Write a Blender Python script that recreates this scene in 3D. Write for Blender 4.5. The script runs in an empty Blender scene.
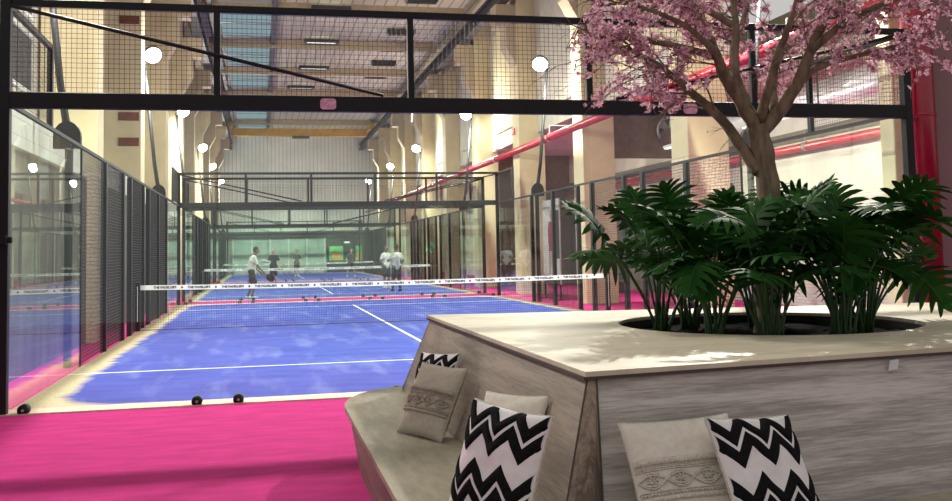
import bpy, bmesh, math, random
from mathutils import Vector, Matrix, Euler
random.seed(7)
S = bpy.context.scene
COL = S.collection
PI = math.pi

# ------------------------------------------------------------------ materials
def new_mat(name):
    m = bpy.data.materials.new(name); m.use_nodes = True
    nt = m.node_tree; nt.nodes.clear()
    out = nt.nodes.new('ShaderNodeOutputMaterial')
    return m, nt, out
def srgb(r, g, b):
    f = lambda c: (c/255/12.92 if c/255 <= .04045 else ((c/255+.055)/1.055)**2.4)
    return (f(r), f(g), f(b), 1)
def mat(name, col, rough=.6, metal=0, var=.12, scale=6, bump=0, spec=.4, stretch=(1, 1, 1), emit=None, estr=0, bscale=None, col2=None, lo=.35, hi=.65):
    m, nt, out = new_mat(name)
    N = nt.nodes; L = nt.links
    b = N.new('ShaderNodeBsdfPrincipled')
    b.inputs['Roughness'].default_value = rough; b.inputs['Metallic'].default_value = metal
    b.inputs['Specular IOR Level'].default_value = spec
    tc = N.new('ShaderNodeTexCoord'); mp = N.new('ShaderNodeMapping'); mp.inputs['Scale'].default_value = stretch
    L.new(tc.outputs['Object'], mp.inputs['Vector'])
    nz = N.new('ShaderNodeTexNoise'); nz.inputs['Scale'].default_value = scale; nz.inputs['Detail'].default_value = 5
    L.new(mp.outputs['Vector'], nz.inputs['Vector'])
    rp = N.new('ShaderNodeValToRGB'); rp.color_ramp.elements[0].position = lo; rp.color_ramp.elements[1].position = hi
    c = col[:3]
    c2 = col2[:3] if col2 else tuple(min(1, x*(1+var)) for x in c)
    c1 = c if col2 else tuple(x*(1-var) for x in c)
    rp.color_ramp.elements[0].color = (*c1, 1); rp.color_ramp.elements[1].color = (*c2, 1)
    L.new(nz.outputs['Fac'], rp.inputs['Fac']); L.new(rp.outputs['Color'], b.inputs['Base Color'])
    if bump:
        n2 = N.new('ShaderNodeTexNoise'); n2.inputs['Scale'].default_value = bscale or scale*6; n2.inputs['Detail'].default_value = 3
        L.new(mp.outputs['Vector'], n2.inputs['Vector'])
        bp = N.new('ShaderNodeBump'); bp.inputs['Strength'].default_value = bump; bp.inputs['Distance'].default_value = .01
        L.new(n2.outputs['Fac'], bp.inputs['Height']); L.new(bp.outputs['Normal'], b.inputs['Normal'])
    if emit:
        b.inputs['Emission Color'].default_value = emit; b.inputs['Emission Strength'].default_value = estr
    L.new(b.outputs['BSDF'], out.inputs['Surface'])
    return m

def wood_mat(name, c1, c2, grain, seams=False):
    """grain: mapping scale, small along the grain"""
    m, nt, out = new_mat(name); N = nt.nodes; L = nt.links
    b = N.new('ShaderNodeBsdfPrincipled'); b.inputs['Roughness'].default_value = .55; b.inputs['Specular IOR Level'].default_value = .35
    tc = N.new('ShaderNodeTexCoord'); mp = N.new('ShaderNodeMapping'); mp.inputs['Scale'].default_value = grain
    L.new(tc.outputs['Object'], mp.inputs['Vector'])
    n0 = N.new('ShaderNodeTexNoise'); n0.inputs['Scale'].default_value = 1.2; n0.inputs['Detail'].default_value = 2
    L.new(mp.outputs['Vector'], n0.inputs['Vector'])
    n1 = N.new('ShaderNodeTexNoise'); n1.inputs['Scale'].default_value = 9; n1.inputs['Detail'].default_value = 8; n1.inputs['Roughness'].default_value = .65; n1.inputs['Distortion'].default_value = .15
    L.new(mp.outputs['Vector'], n1.inputs['Vector'])
    ad = N.new('ShaderNodeMath'); ad.operation = 'ADD'
    L.new(n0.outputs['Fac'], ad.inputs[0]); L.new(n1.outputs['Fac'], ad.inputs[1])
    hf = N.new('ShaderNodeMath'); hf.operation = 'MULTIPLY'; hf.inputs[1].default_value = .5
    L.new(ad.outputs[0], hf.inputs[0])
    rp = N.new('ShaderNodeValToRGB'); e = rp.color_ramp.elements
    e[0].position = .42; e[1].position = .60; e[0].color = c1; e[1].color = c2
    L.new(hf.outputs[0], rp.inputs['Fac'])
    L.new(rp.outputs['Color'], b.inputs['Base Color'])
    bp = N.new('ShaderNodeBump'); bp.inputs['Strength'].default_value = .15; bp.inputs['Distance'].default_value = .004
    L.new(n1.outputs['Fac'], bp.inputs['Height']); L.new(bp.outputs['Normal'], b.inputs['Normal'])
    L.new(b.outputs['BSDF'], out.inputs['Surface'])
    return m

def brick_mat(name, c1, c2, mortar, bw=.25, bh=.07, ms=.012, axis='XZ', rough=.8):
    m, nt, out = new_mat(name); N = nt.nodes; L = nt.links
    b = N.new('ShaderNodeBsdfPrincipled'); b.inputs['Roughness'].default_value = rough
    tc = N.new('ShaderNodeTexCoord'); sp = N.new('ShaderNodeSeparateXYZ'); cb = N.new('ShaderNodeCombineXYZ')
    L.new(tc.outputs['Object'], sp.inputs[0])
    ad = N.new('ShaderNodeMath'); ad.operation = 'ADD'
    L.new(sp.outputs['X'], ad.inputs[0]); L.new(sp.outputs['Y'], ad.inputs[1])
    L.new(ad.outputs[0], cb.inputs['X']); L.new(sp.outputs['Z'], cb.inputs['Y'])
    br = N.new('ShaderNodeTexBrick'); br.inputs['Scale'].default_value = 1
    br.inputs['Brick Width'].default_value = bw; br.inputs['Row Height'].default_value = bh; br.inputs['Mortar Size'].default_value = ms
    br.inputs['Color1'].default_value = c1; br.inputs['Color2'].default_value = c2; br.inputs['Mortar'].default_value = mortar
    L.new(cb.outputs[0], br.inputs['Vector']); L.new(br.outputs['Color'], b.inputs['Base Color'])
    L.new(b.outputs['BSDF'], out.inputs['Surface'])
    return m

def rib_mat(name, col, dark, axis, period, width=.12, rough=.6):
    """sheet metal or boarding: a thin dark joint line every <period> metres"""
    m, nt, out = new_mat(name); N = nt.nodes; L = nt.links
    b = N.new('ShaderNodeBsdfPrincipled'); b.inputs['Roughness'].default_value = rough
    tc = N.new('ShaderNodeTexCoord'); sp = N.new('ShaderNodeSeparateXYZ'); L.new(tc.outputs['Object'], sp.inputs[0])
    a = N.new('ShaderNodeMath'); a.operation = 'DIVIDE'; a.inputs[1].default_value = period; L.new(sp.outputs[axis], a.inputs[0])
    f = N.new('ShaderNodeMath'); f.operation = 'FRACT'; L.new(a.outputs[0], f.inputs[0])
    l = N.new('ShaderNodeMath'); l.operation = 'LESS_THAN'; l.inputs[1].default_value = width; L.new(f.outputs[0], l.inputs[0])
    nz = N.new('ShaderNodeTexNoise'); nz.inputs['Scale'].default_value = .6; nz.inputs['Detail'].default_value = 4; L.new(tc.outputs['Object'], nz.inputs['Vector'])
    rp = N.new('ShaderNodeValToRGB'); rp.color_ramp.elements[0].position = .3; rp.color_ramp.elements[1].position = .7
    rp.color_ramp.elements[0].color = (*[x*.85 for x in col[:3]], 1); rp.color_ramp.elements[1].color = (*[min(1, x*1.1) for x in col[:3]], 1)
    L.new(nz.outputs['Fac'], rp.inputs['Fac'])
    mx = N.new('ShaderNodeMix'); mx.data_type = 'RGBA'; L.new(l.outputs[0], mx.inputs['Factor']); L.new(rp.outputs['Color'], mx.inputs['A']); mx.inputs['B'].default_value = dark
    L.new(mx.outputs['Result'], b.inputs['Base Color']); L.new(b.outputs['BSDF'], out.inputs['Surface'])
    return m

def glass_mat(name, tint=(.95, .985, .965, 1), ior=1.75):
    m, nt, out = new_mat(name); N = nt.nodes; L = nt.links
    t = N.new('ShaderNodeBsdfTransparent'); t.inputs['Color'].default_value = tint
    g = N.new('ShaderNodeBsdfGlossy'); g.inputs['Roughness'].default_value = 0.0; g.inputs['Color'].default_value = (.95, 1, .97, 1)
    fr = N.new('ShaderNodeFresnel'); fr.inputs['IOR'].default_value = ior
    ge = N.new('ShaderNodeNewGeometry')
    iv = N.new('ShaderNodeMath'); iv.operation = 'SUBTRACT'; iv.inputs[0].default_value = 1; L.new(ge.outputs['Backfacing'], iv.inputs[1])
    mu = N.new('ShaderNodeMath'); mu.operation = 'MULTIPLY'; L.new(fr.outputs[0], mu.inputs[0]); L.new(iv.outputs[0], mu.inputs[1])
    mx = N.new('ShaderNodeMixShader'); L.new(mu.outputs[0], mx.inputs[0]); L.new(t.outputs[0], mx.inputs[1]); L.new(g.outputs[0], mx.inputs[2])
    L.new(mx.outputs[0], out.inputs['Surface'])
    return m

def emit_mat(name, col, st):
    m, nt, out = new_mat(name)
    e = nt.nodes.new('ShaderNodeEmission'); e.inputs[0].default_value = col; e.inputs[1].default_value = st
    nt.links.new(e.outputs[0], out.inputs['Surface'])
    return m

def island_mat(name, cols, rough=.6, trans=0.0, spec=.3):
    """colour differs from petal to petal / leaf to leaf (mesh island)"""
    m, nt, out = new_mat(name); N = nt.nodes; L = nt.links
    b = N.new('ShaderNodeBsdfPrincipled'); b.inputs['Roughness'].default_value = rough; b.inputs['Specular IOR Level'].default_value = spec
    ge = N.new('ShaderNodeNewGeometry'); rp = N.new('ShaderNodeValToRGB'); rp.color_ramp.interpolation = 'LINEAR'
    els = rp.color_ramp.elements
    els[0].color = cols[0]; els[1].color = cols[-1]
    for i, c in enumerate(cols[1:-1]):
        e = els.new((i+1)/(len(cols)-1)); e.color = c
    L.new(ge.outputs['Random Per Island'], rp.inputs['Fac']); L.new(rp.outputs['Color'], b.inputs['Base Color'])
    if trans:
        tr = N.new('ShaderNodeBsdfTranslucent'); L.new(rp.outputs['Color'], tr.inputs['Color'])
        mx = N.new('ShaderNodeMixShader'); mx.inputs[0].default_value = trans
        L.new(b.outputs[0], mx.inputs[1]); L.new(tr.outputs[0], mx.inputs[2]); L.new(mx.outputs[0], out.inputs['Surface'])
    else:
        L.new(b.outputs[0], out.inputs['Surface'])
    return m

def court_mat():
    """blue turf, pale sand brushed along it and piled at the edges"""
    m, nt, out = new_mat('court turf'); N = nt.nodes; L = nt.links
    b = N.new('ShaderNodeBsdfPrincipled'); b.inputs['Roughness'].default_value = .85; b.inputs['Specular IOR Level'].default_value = .1
    tc = N.new('ShaderNodeTexCoord'); sp = N.new('ShaderNodeSeparateXYZ'); L.new(tc.outputs['Object'], sp.inputs[0])
    def math_(op, a, c):
        n = N.new('ShaderNodeMath'); n.operation = op
        for i, v in enumerate((a, c)):
            if v is None: continue
            if isinstance(v, (int, float)): n.inputs[i].default_value = v
            else: L.new(v, n.inputs[i])
        return n.outputs[0]
    n1 = N.new('ShaderNodeTexNoise'); n1.inputs['Scale'].default_value = 2.2; n1.inputs['Detail'].default_value = 7
    mp = N.new('ShaderNodeMapping'); mp.inputs['Scale'].default_value = (.55, 1.3, 1); L.new(tc.outputs['Object'], mp.inputs['Vector']); L.new(mp.outputs[0], n1.inputs['Vector'])
    n2 = N.new('ShaderNodeTexNoise'); n2.inputs['Scale'].default_value = 1.5; n2.inputs['Detail'].default_value = 8; n2.inputs['Distortion'].default_value = .25
    m2 = N.new('ShaderNodeMapping'); m2.inputs['Scale'].default_value = (1.8, .35, 1); L.new(tc.outputs['Object'], m2.inputs['Vector']); L.new(m2.outputs[0], n2.inputs['Vector'])
    n3 = N.new('ShaderNodeTexNoise'); n3.inputs['Scale'].default_value = 60; n3.inputs['Detail'].default_value = 2; L.new(tc.outputs['Object'], n3.inputs['Vector'])
    # blue
    rp = N.new('ShaderNodeValToRGB'); e = rp.color_ramp.elements; e[0].position = .35; e[1].position = .7
    e[0].color = (.038, .062, .315, 1); e[1].color = (.060, .092, .41, 1); L.new(n1.outputs['Fac'], rp.inputs['Fac'])
    # brushed streaks
    r2 = N.new('ShaderNodeValToRGB'); e = r2.color_ramp.elements; e[0].position = .52; e[1].position = .78; e[0].color = (0, 0, 0, 1); e[1].color = (.32, .32, .32, 1)
    L.new(n2.outputs['Fac'], r2.inputs['Fac'])
    mxa = N.new('ShaderNodeMix'); mxa.data_type = 'RGBA'; L.new(r2.outputs['Color'], mxa.inputs['Factor']); L.new(rp.outputs['Color'], mxa.inputs['A']); mxa.inputs['B'].default_value = (.34, .38, .62, 1)
    # distance from the long edges (object x 0..10) and the short ones (0..20)
    dx = math_('MINIMUM', sp.outputs['X'], math_('SUBTRACT', 10, sp.outputs['X']))
    dy = math_('MINIMUM', sp.outputs['Y'], math_('SUBTRACT', 20, sp.outputs['Y']))
    # rounded corner: smooth minimum
    sm = N.new('ShaderNodeMath'); sm.operation = 'SMOOTH_MIN'; sm.inputs[2].default_value = 1.1
    L.new(math_('MULTIPLY', dx, .60), sm.inputs[0]); L.new(dy, sm.inputs[1])
    wob = math_('ADD', sm.outputs[0], math_('MULTIPLY', math_('SUBTRACT', n1.outputs['Fac'], .5), .28))
    r3 = N.new('ShaderNodeValToRGB'); e = r3.color_ramp.elements; e[0].position = .19; e[1].position = .27; e[0].color = (1, 1, 1, 1); e[1].color = (0, 0, 0, 1)
    L.new(wob, r3.inputs['Fac'])
    r4 = N.new('ShaderNodeValToRGB'); e = r4.color_ramp.elements; e[0].position = .3; e[1].position = .7; e[0].color = (.34, .28, .17, 1); e[1].color = (.62, .53, .37, 1)
    L.new(n3.outputs['Fac'], r4.inputs['Fac'])
    mxb = N.new('ShaderNodeMix'); mxb.data_type = 'RGBA'; L.new(r3.outputs['Color'], mxb.inputs['Factor']); L.new(mxa.outputs['Result'], mxb.inputs['A']); L.new(r4.outputs['Color'], mxb.inputs['B'])
    L.new(mxb.outputs['Result'], b.inputs['Base Color'])
    bp = N.new('ShaderNodeBump'); bp.inputs['Strength'].default_value = .3; bp.inputs['Distance'].default_value = .01; L.new(n3.outputs['Fac'], bp.inputs['Height']); L.new(bp.outputs[0], b.inputs['Normal'])
    L.new(b.outputs[0], out.inputs['Surface'])
    return m

M = {}
M['pink'] = mat('pink carpet', (.50, .027, .19), .95, var=.12, scale=5, bump=.5, bscale=160, spec=.1, stretch=(.5, 1.6, 1))
M['court'] = court_mat()
M['line'] = mat('white line', (.80, .80, .78), .8, var=.06, scale=9)
M['curb'] = mat('sandy kerb', (.66, .50, .40), .9, var=.12, scale=20, bump=.3)
M['black'] = mat('black powder coat', (.008, .0085, .010), .55, var=.1, spec=.22)
M['wire'] = mat('black wire', (.014, .014, .014), .45, spec=.4)
M['netcord'] = mat('net cord', (.03, .03, .035), .8)
M['glass'] = glass_mat('court glass', ior=1.62)
M['band'] = mat('white net tape', (.72, .72, .70), .7, var=.04)
M['ink'] = mat('black print', (.02, .02, .025), .7)
M['tagpink'] = mat('pink plate', (.50, .27, .36), .35, var=.25, scale=20)
M['taglogo'] = mat('pale pink print', (.72, .42, .50), .4)
M['steel'] = mat('grey steel', (.32, .33, .33), .4, metal=.6)
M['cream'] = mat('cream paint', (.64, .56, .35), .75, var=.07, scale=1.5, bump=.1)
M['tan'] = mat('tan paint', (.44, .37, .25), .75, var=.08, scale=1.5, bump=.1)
M['infill'] = mat('off white plaster', (.56, .54, .45), .8, var=.09, scale=2, bump=.15)
M['blocks'] = brick_mat('pale block wall', (.50, .49, .44, 1), (.56, .55, .50, 1), (.36, .35, .32, 1), .5, .22, .008)
M['paintbrick'] = brick_mat('painted brick', (.74, .64, .47, 1), (.80, .66, .48, 1), (.50, .36, .25, 1), .24, .075, .010)
M['whitebrick'] = brick_mat('white brick', (.58, .53, .46, 1), (.66, .61, .52, 1), (.46, .42, .36, 1), .24, .075, .010)
M['ceil'] = rib_mat('ceiling sheet', (.40, .37, .29, 1), (.17, .155, .12, 1), 'X', .42, .14)
M['purlin'] = mat('pale timber', (.40, .33, .22), .7, var=.1)
M['farwall'] = rib_mat('pale sheet wall', (.68, .70, .64, 1), (.45, .46, .43, 1), 'X', .30, .2)
M['rail'] = mat('dark steel', (.045, .045, .05), .5, var=.2, scale=2)
M['sky'] = emit_mat('daylight skylight', (.55, .78, .85, 1), .42)
M['yellow'] = mat('crane yellow', (.50, .28, .055), .5, var=.15, scale=2)
M['lens'] = emit_mat('floodlight lens', (1, .96, .86, 1), 45)
M['tube'] = emit_mat('lit ceiling lamp', (1, .97, .9, 1), 1.6)
M['redpipe'] = mat('red pipe paint', (.46, .035, .05), .25, spec=.6, var=.1)
M['redcol'] = mat('red column paint', (.24, .004, .02), .25, spec=.6, var=.08)
M['mauve'] = mat('mauve wall paint', (.20, .125, .125), .8, var=.05, scale=2, bump=.05)
M['taupe'] = mat('taupe board', (.17, .135, .10), .7, var=.12)
M['duct'] = mat('silver duct', (.55, .55, .55), .35, metal=.5, var=.08)
M['aislewall'] = mat('aisle plaster', (.62, .58, .49), .8, var=.10, scale=1.2)
M['green_glow'] = emit_mat('green sign light', (.25, 1, .55, 1), 1.6)
M['officeglass'] = mat('pale green glazing', (.42, .52, .46), .15, var=.10, scale=.5, spec=.6)
M['mullion'] = mat('white mullion', (.66, .70, .66), .5)
M['darkwall'] = mat('dark wall', (.06, .06, .058), .8, var=.2)
M['added_boards'] = mat('added dark boards', (.10, .088, .075), .7, var=.3, scale=1.5, stretch=(1, 2, .3))
M['rust'] = mat('oxide red', (.16, .045, .025), .7, var=.2)
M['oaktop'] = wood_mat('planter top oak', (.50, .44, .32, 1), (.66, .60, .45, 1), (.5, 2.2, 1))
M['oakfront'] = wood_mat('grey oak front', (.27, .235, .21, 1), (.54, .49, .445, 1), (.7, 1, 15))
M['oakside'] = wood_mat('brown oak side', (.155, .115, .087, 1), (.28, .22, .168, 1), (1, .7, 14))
M['oakpost'] = wood_mat('oak post', (.10, .07, .05, 1), (.30, .23, .17, 1), (6, 6, .7))
M['oakseat'] = wood_mat('oak seat', (.23, .20, .14, 1), (.35, .31, .22, 1), (2.2, .5, 1))
M['edge'] = mat('dark edge banding', (.055, .045, .038), .6)
M['soil'] = mat('dark soil', (.006, .006, .006), .95, var=.5, scale=30, bump=1, bscale=40, spec=.02)
M['bark'] = mat('brown bark', (.155, .115, .072), .8, var=.4, scale=14, bump=.8, stretch=(1.5, 1.5, .4), bscale=30)
M['petal'] = island_mat('pink petals', [srgb(182, 128, 148), srgb(216, 178, 190), srgb(232, 206, 212), srgb(204, 156, 174), srgb(156, 92, 114)], .7, .35)
M['bud'] = island_mat('rose buds and small leaves', [srgb(110, 30, 52), srgb(150, 50, 80), srgb(72, 62, 32)], .7, .1)
M['leaf'] = island_mat('dark green leaf', [srgb(14, 44, 14), srgb(38, 84, 26), srgb(22, 60, 20)], .7, .04, .12)
M['stalk'] = mat('leaf stalk', (.030, .075, .020), .45, var=.2)
M['beige'] = mat('beige linen', (.43, .385, .31), .95, var=.06, scale=40, bump=.3, bscale=300, spec=.1)
M['cream_cloth'] = mat('cream linen', (.66, .61, .52), .95, var=.05, scale=40, bump=.3, bscale=300, spec=.1)
M['white_cloth'] = mat('white cotton', (.74, .71, .70), .95, var=.04, scale=30, bump=.3, bscale=260, spec=.1)
M['zig'] = mat('black tufting', (.010, .009, .010), .95, var=.3, scale=80, bump=1, bscale=200, spec=.1)
M['lace_b'] = mat('beige lace', (.37, .325, .26), .95, var=.2, scale=90, bump=.8, bscale=200, spec=.1)
M['lace_c'] = mat('cream lace', (.60, .55, .46), .95, var=.15, scale=90, bump=.8, bscale=200, spec=.1)
M['skin'] = mat('skin dark', (.16, .085, .05), .55, var=.08)
M['skin2'] = mat('skin light', (.48, .29, .21), .55, var=.06)
M['tee'] = mat('white tee', (.56, .56, .54), .9, var=.05)
M['dark_cloth'] = mat('dark cloth', (.018, .02, .026), .9, var=.2)
M['hair'] = mat('black hair', (.012, .010, .009), .7)
M['hair2'] = mat('fair hair', (.30, .22, .13), .7)
M['shoe'] = mat('pale shoe', (.55, .55, .55), .7)
M['red_cloth'] = mat('print red', (.32, .012, .03), .7)
M['printpale'] = mat('print pale', (.62, .60, .58), .6, var=.15, scale=4)
M['printskin'] = mat('print skin', (.5, .3, .22), .6)
M['signred'] = mat('sign red', (.55, .03, .03), .5)
M['poster_green'] = mat('poster green', (.20, .62, .20), .5, var=.35, scale=2)
M['poster_orange'] = mat('poster orange', (.85, .36, .04), .5, var=.3, scale=4)

# ------------------------------------------------------------------ mesh helper
class MB:
    def __init__(s): s.v = []; s.f = []; s.mi = []; s.cur = 0
    def add(s, verts, faces):
        o = len(s.v); s.v += [tuple(v) for v in verts]
        for f in faces: s.f.append([o+i for i in f]); s.mi.append(s.cur)
    def box(s, x0, x1, y0, y1, z0, z1):
        s.add([(x0, y0, z0), (x1, y0, z0), (x1, y1, z0), (x0, y1, z0), (x0, y0, z1), (x1, y0, z1), (x1, y1, z1), (x0, y1, z1)],
              [(3, 2, 1, 0), (4, 5, 6, 7), (0, 1, 5, 4), (1, 2, 6, 5), (2, 3, 7, 6), (3, 0, 4, 7)])
    def prism(s, poly, z0, z1):
        n = len(poly)
        a = sum(poly[i][0]*poly[(i+1) % n][1]-poly[(i+1) % n][0]*poly[i][1] for i in range(n))
        if a < 0: poly = poly[::-1]
        s.add([(x, y, z0) for x, y in poly]+[(x, y, z1) for x, y in poly],
              [tuple(range(n))[::-1], tuple(range(n, 2*n))]+[(i, (i+1) % n, n+(i+1) % n, n+i) for i in range(n)])
    def hull(s, bot, top):
        n = len(bot)
        s.add(list(bot)+list(top), [tuple(range(n))[::-1], tuple(range(n, 2*n))]+[(i, (i+1) % n, n+(i+1) % n, n+i) for i in range(n)])
    def bar(s, p0, p1, w, h=None, up=(0, 0, 1)):
        h = h or w
        p0, p1 = Vector(p0), Vector(p1); d = (p1-p0).normalized(); up = Vector(up)
        if abs(d.dot(up)) > .99: up = Vector((0, 1, 0))
        a = d.cross(up).normalized(); b = a.cross(d)
        q = [a*(-w/2)-b*(h/2), a*(w/2)-b*(h/2), a*(w/2)+b*(h/2), a*(-w/2)+b*(h/2)]
        s.add([p0+c for c in q]+[p1+c for c in q], [(3, 2, 1, 0), (4, 5, 6, 7), (0, 1, 5, 4), (1, 2, 6, 5), (2, 3, 7, 6), (3, 0, 4, 7)])
    def tube(s, pts, rad, n=8, cap=True):
        pts = [Vector(p) for p in pts]
        if isinstance(rad, (int, float)): rad = [rad]*len(pts)
        o = []; ref = None
        for i, p in enumerate(pts):
            t = (pts[min(i+1, len(pts)-1)]-pts[max(i-1, 0)])
            t = t.normalized() if t.length > 1e-9 else Vector((0, 0, 1))
            if ref is None: ref = Vector((0, 0, 1)) if abs(t.z) < .9 else Vector((1, 0, 0))
            a = t.cross(ref).normalized(); b = a.cross(t).normalized() ; ref = b
            for k in range(n):
                th = 2*PI*k/n; o.append(p+(a*math.cos(th)+b*math.sin(th))*rad[i])
        f = []
        for i in range(len(pts)-1):
            for k in range(n):
                f.append((i*n+k, i*n+(k+1) % n, (i+1)*n+(k+1) % n, (i+1)*n+k))
        if cap:
            f.append(tuple(range(n))[::-1]); f.append(tuple(range((len(pts)-1)*n, len(pts)*n)))
        s.add(o, f)
    def ball(s, c, r, n=10, sc=(1, 1, 1)):
        m = n//2+1; c = Vector(c); v = []; f = []
        v.append(c+Vector((0, 0, -r*sc[2])))
        for i in range(1, m):
            ph = -PI/2+PI*i/m
            for k in range(n):
                th = 2*PI*k/n; v.append(c+Vector((r*sc[0]*math.cos(ph)*math.cos(th), r*sc[1]*math.cos(ph)*math.sin(th), r*sc[2]*math.sin(ph))))
        v.append(c+Vector((0, 0, r*sc[2])))
        for k in range(n): f.append((0, 1+(k+1) % n, 1+k))
        for i in range(m-2):
            for k in range(n):
                a = 1+i*n; f.append((a+k, a+(k+1) % n, a+n+(k+1) % n, a+n+k))
        a = 1+(m-2)*n; t = len(v)-1
        for k in range(n): f.append((a+k, a+(k+1) % n, t))
        s.add(v, f)
    def mesh(s, name, mats, smooth=False):
        me = bpy.data.meshes.new(name); me.from_pydata(s.v, [], s.f); 
        for m in (mats if isinstance(mats, (list, tuple)) else [mats]): me.materials.append(m)
        for p, i in zip(me.polygons, s.mi): p.material_index = i; p.use_smooth = smooth
        me.update(); return me
    def build(s, name, mats, parent=None, smooth=False, bevel=0):
        me = s.mesh(name, mats, smooth)
        o = bpy.data.objects.new(name, me); COL.objects.link(o)
        if parent is not None:
            o.parent = parent
        if bevel:
            b = o.modifiers.new('bevel', 'BEVEL'); b.width = bevel; b.segments = 2; b.limit_method = 'ANGLE'
        return o

class PB(MB):
    """mesh whose numbers are world coordinates, stored relative to a parent's base point"""
    def __init__(s, base): super().__init__(); s.base = Vector(base)
    def mesh(s, name, mats, smooth=False):
        s.v = [tuple(Vector(v)-s.base) for v in s.v]
        return super().mesh(name, mats, smooth)

def tag(o, label, cat, group=None, kind=None):
    o['label'] = label; o['category'] = cat
    if group: o['group'] = group
    if kind: o['kind'] = kind
    return o
def thing(name, label, cat, loc, group=None, rz=0):
    o = bpy.data.objects.new(name, None); COL.objects.link(o); o.location = loc; o.rotation_euler = (0, 0, rz)
    o.empty_display_size = .1
    return tag(o, label, cat, group)
def copy_tree(o, parent=None):
    c = o.copy(); COL.objects.link(c); c.parent = parent
    for ch in [x for x in o.children]: copy_tree(ch, c)
    return c
def struct(name, mb, m, label, cat, smooth=False, bevel=0):
    return tag(mb.build(name, m, None, smooth, bevel), label, cat, None, 'structure')

def text_mesh(txt, size, mname, depth=.001, bold=.0035):
    cu = bpy.data.curves.new(mname, 'FONT'); cu.body = txt; cu.size = size; cu.align_x = 'CENTER'; cu.align_y = 'CENTER'; cu.extrude = depth; cu.offset = bold
    o = bpy.data.objects.new(mname, cu); COL.objects.link(o)
    dg = bpy.context.evaluated_depsgraph_get(); me = bpy.data.meshes.new_from_object(o.evaluated_get(dg))
    bpy.data.objects.remove(o); bpy.data.curves.remove(cu)
    return [v.co.copy() for v in me.vertices], [tuple(p.vertices) for p in me.polygons]

# ------------------------------------------------------------------ the hall
mb = MB(); mb.box(-4, 18, -13, 67, -.25, 0)
struct('floor', mb, M['pink'], 'bright pink carpet around and between the blue padel courts', 'floor')
WHICH = ['nearest', 'second', 'third']
for k in range(3):
    y0 = 22*k
    g = bpy.data.objects.new('court_floor', None); COL.objects.link(g); g.location = (0, y0, 0)
    tag(g, ['blue turf of the nearest padel court with sand along its edges', 'blue turf of the second padel court where the players stand', 'blue turf of the third and farthest padel court'][k], 'court floor', None, 'structure')
    mb = MB(); mb.box(.02, 9.98, .26, 19.74, -.1, .012); mb.build('turf', M['court'], g)
    for (x0, x1, a, b) in ((.02, 9.98, 3.02, 3.07), (.02, 9.98, 16.93, 16.98)):
        mb = MB(); mb.box(x0, x1, a, b, .010, .0145); mb.build('service_line', M['line'], g)
    mb = MB(); mb.box(4.975, 5.025, 2.82, 17.18, .010, .0142); mb.build('centre_line', M['line'], g)
    for a, b in ((-.06, .26), (19.74, 20.06)):
        mb = MB(); mb.box(-.06, 10.06, a, b, -.1, .014); mb.build('kerb', M['curb'], g)

mb = MB()
mb.box(-4, 18, -1, 67, 11, 11.2)
ceil = struct('ceiling', mb, M['ceil'], 'grey ribbed hall ceiling high above the courts', 'ceiling')
for i, y in enumerate([13.3+6.32*k for k in range(9)]):
    mb = MB(); mb.box(.3, 10.3, y-.10, y+.10, 10.62, 11); mb.build('purlin', M['purlin'], ceil)
mb = MB()
mb.box(.55, .72, 0, 66, 10.75, 11); mb.build('roof_beam', M['rail'], ceil)
mb = MB(); mb.box(2.95, 3.12, 0, 66, 10.75, 11); mb.build('roof_beam', M['rail'], ceil)
sk = bpy.data.objects.new('window_1', None); COL.objects.link(sk); sk.location = (1.9, 33, 11)
tag(sk, 'long pale blue skylight strip running along the hall ceiling', 'skylight', None, 'structure')
for i in range(10):
    y = 10+6.32*i - 33
    mb = MB(); mb.box(-1.0, 1.0, y-2.35, y+2.35, -.06, -.02); mb.build('pane', M['sky'], sk)
    mb = MB(); mb.box(-1.0, 1.0, y-.05, y+.05, -.10, -.0); mb.box(-1, 1, y+2.36, y+3.9, -.10, 0); mb.build('glazing_bar', M['steel'], sk)

# far wall
mb = MB(); mb.box(-4, 18, 66, 66.3, 3.3, 11)
struct('wall_far', mb, M['farwall'], 'pale ribbed sheet wall closing the far end of the hall', 'wall')
mb = MB(); mb.box(-4, 18, 65.9, 66.3, 2.75, 3.3)
struct('trim_1', mb, M['rail'], 'dark beam across the far wall above the glazed offices', 'beam')
op = bpy.data.objects.new('window_2', None); COL.objects.link(op); op.location = (3.5, 66, 0)
tag(op, 'pale green glazed office front at the far end of the hall', 'glazed partition', None, 'structure')
mb = MB(); mb.box(-7.5, 4.1, .05, .12, 0, 2.75); mb.build('glazing', M['officeglass'], op)
for i in range(9):
    x = -7.4+i*1.42; mb = MB(); mb.box(x-.06, x+.06, -.02, .05, 0, 2.75); mb.build('mullion', M['mullion'], op)
mb = MB(); mb.box(-7.5, 4.1, -.02, .05, .0, .35); mb.build('bottom_rail', M['mullion'], op)
mb = MB(); mb.box(7.6, 18, 65.9, 66.2, 0, 2.75)
struct('wall_far_dark', mb, M['darkwall'], 'dark lower wall at the far end beside the glazed offices', 'wall')

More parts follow.
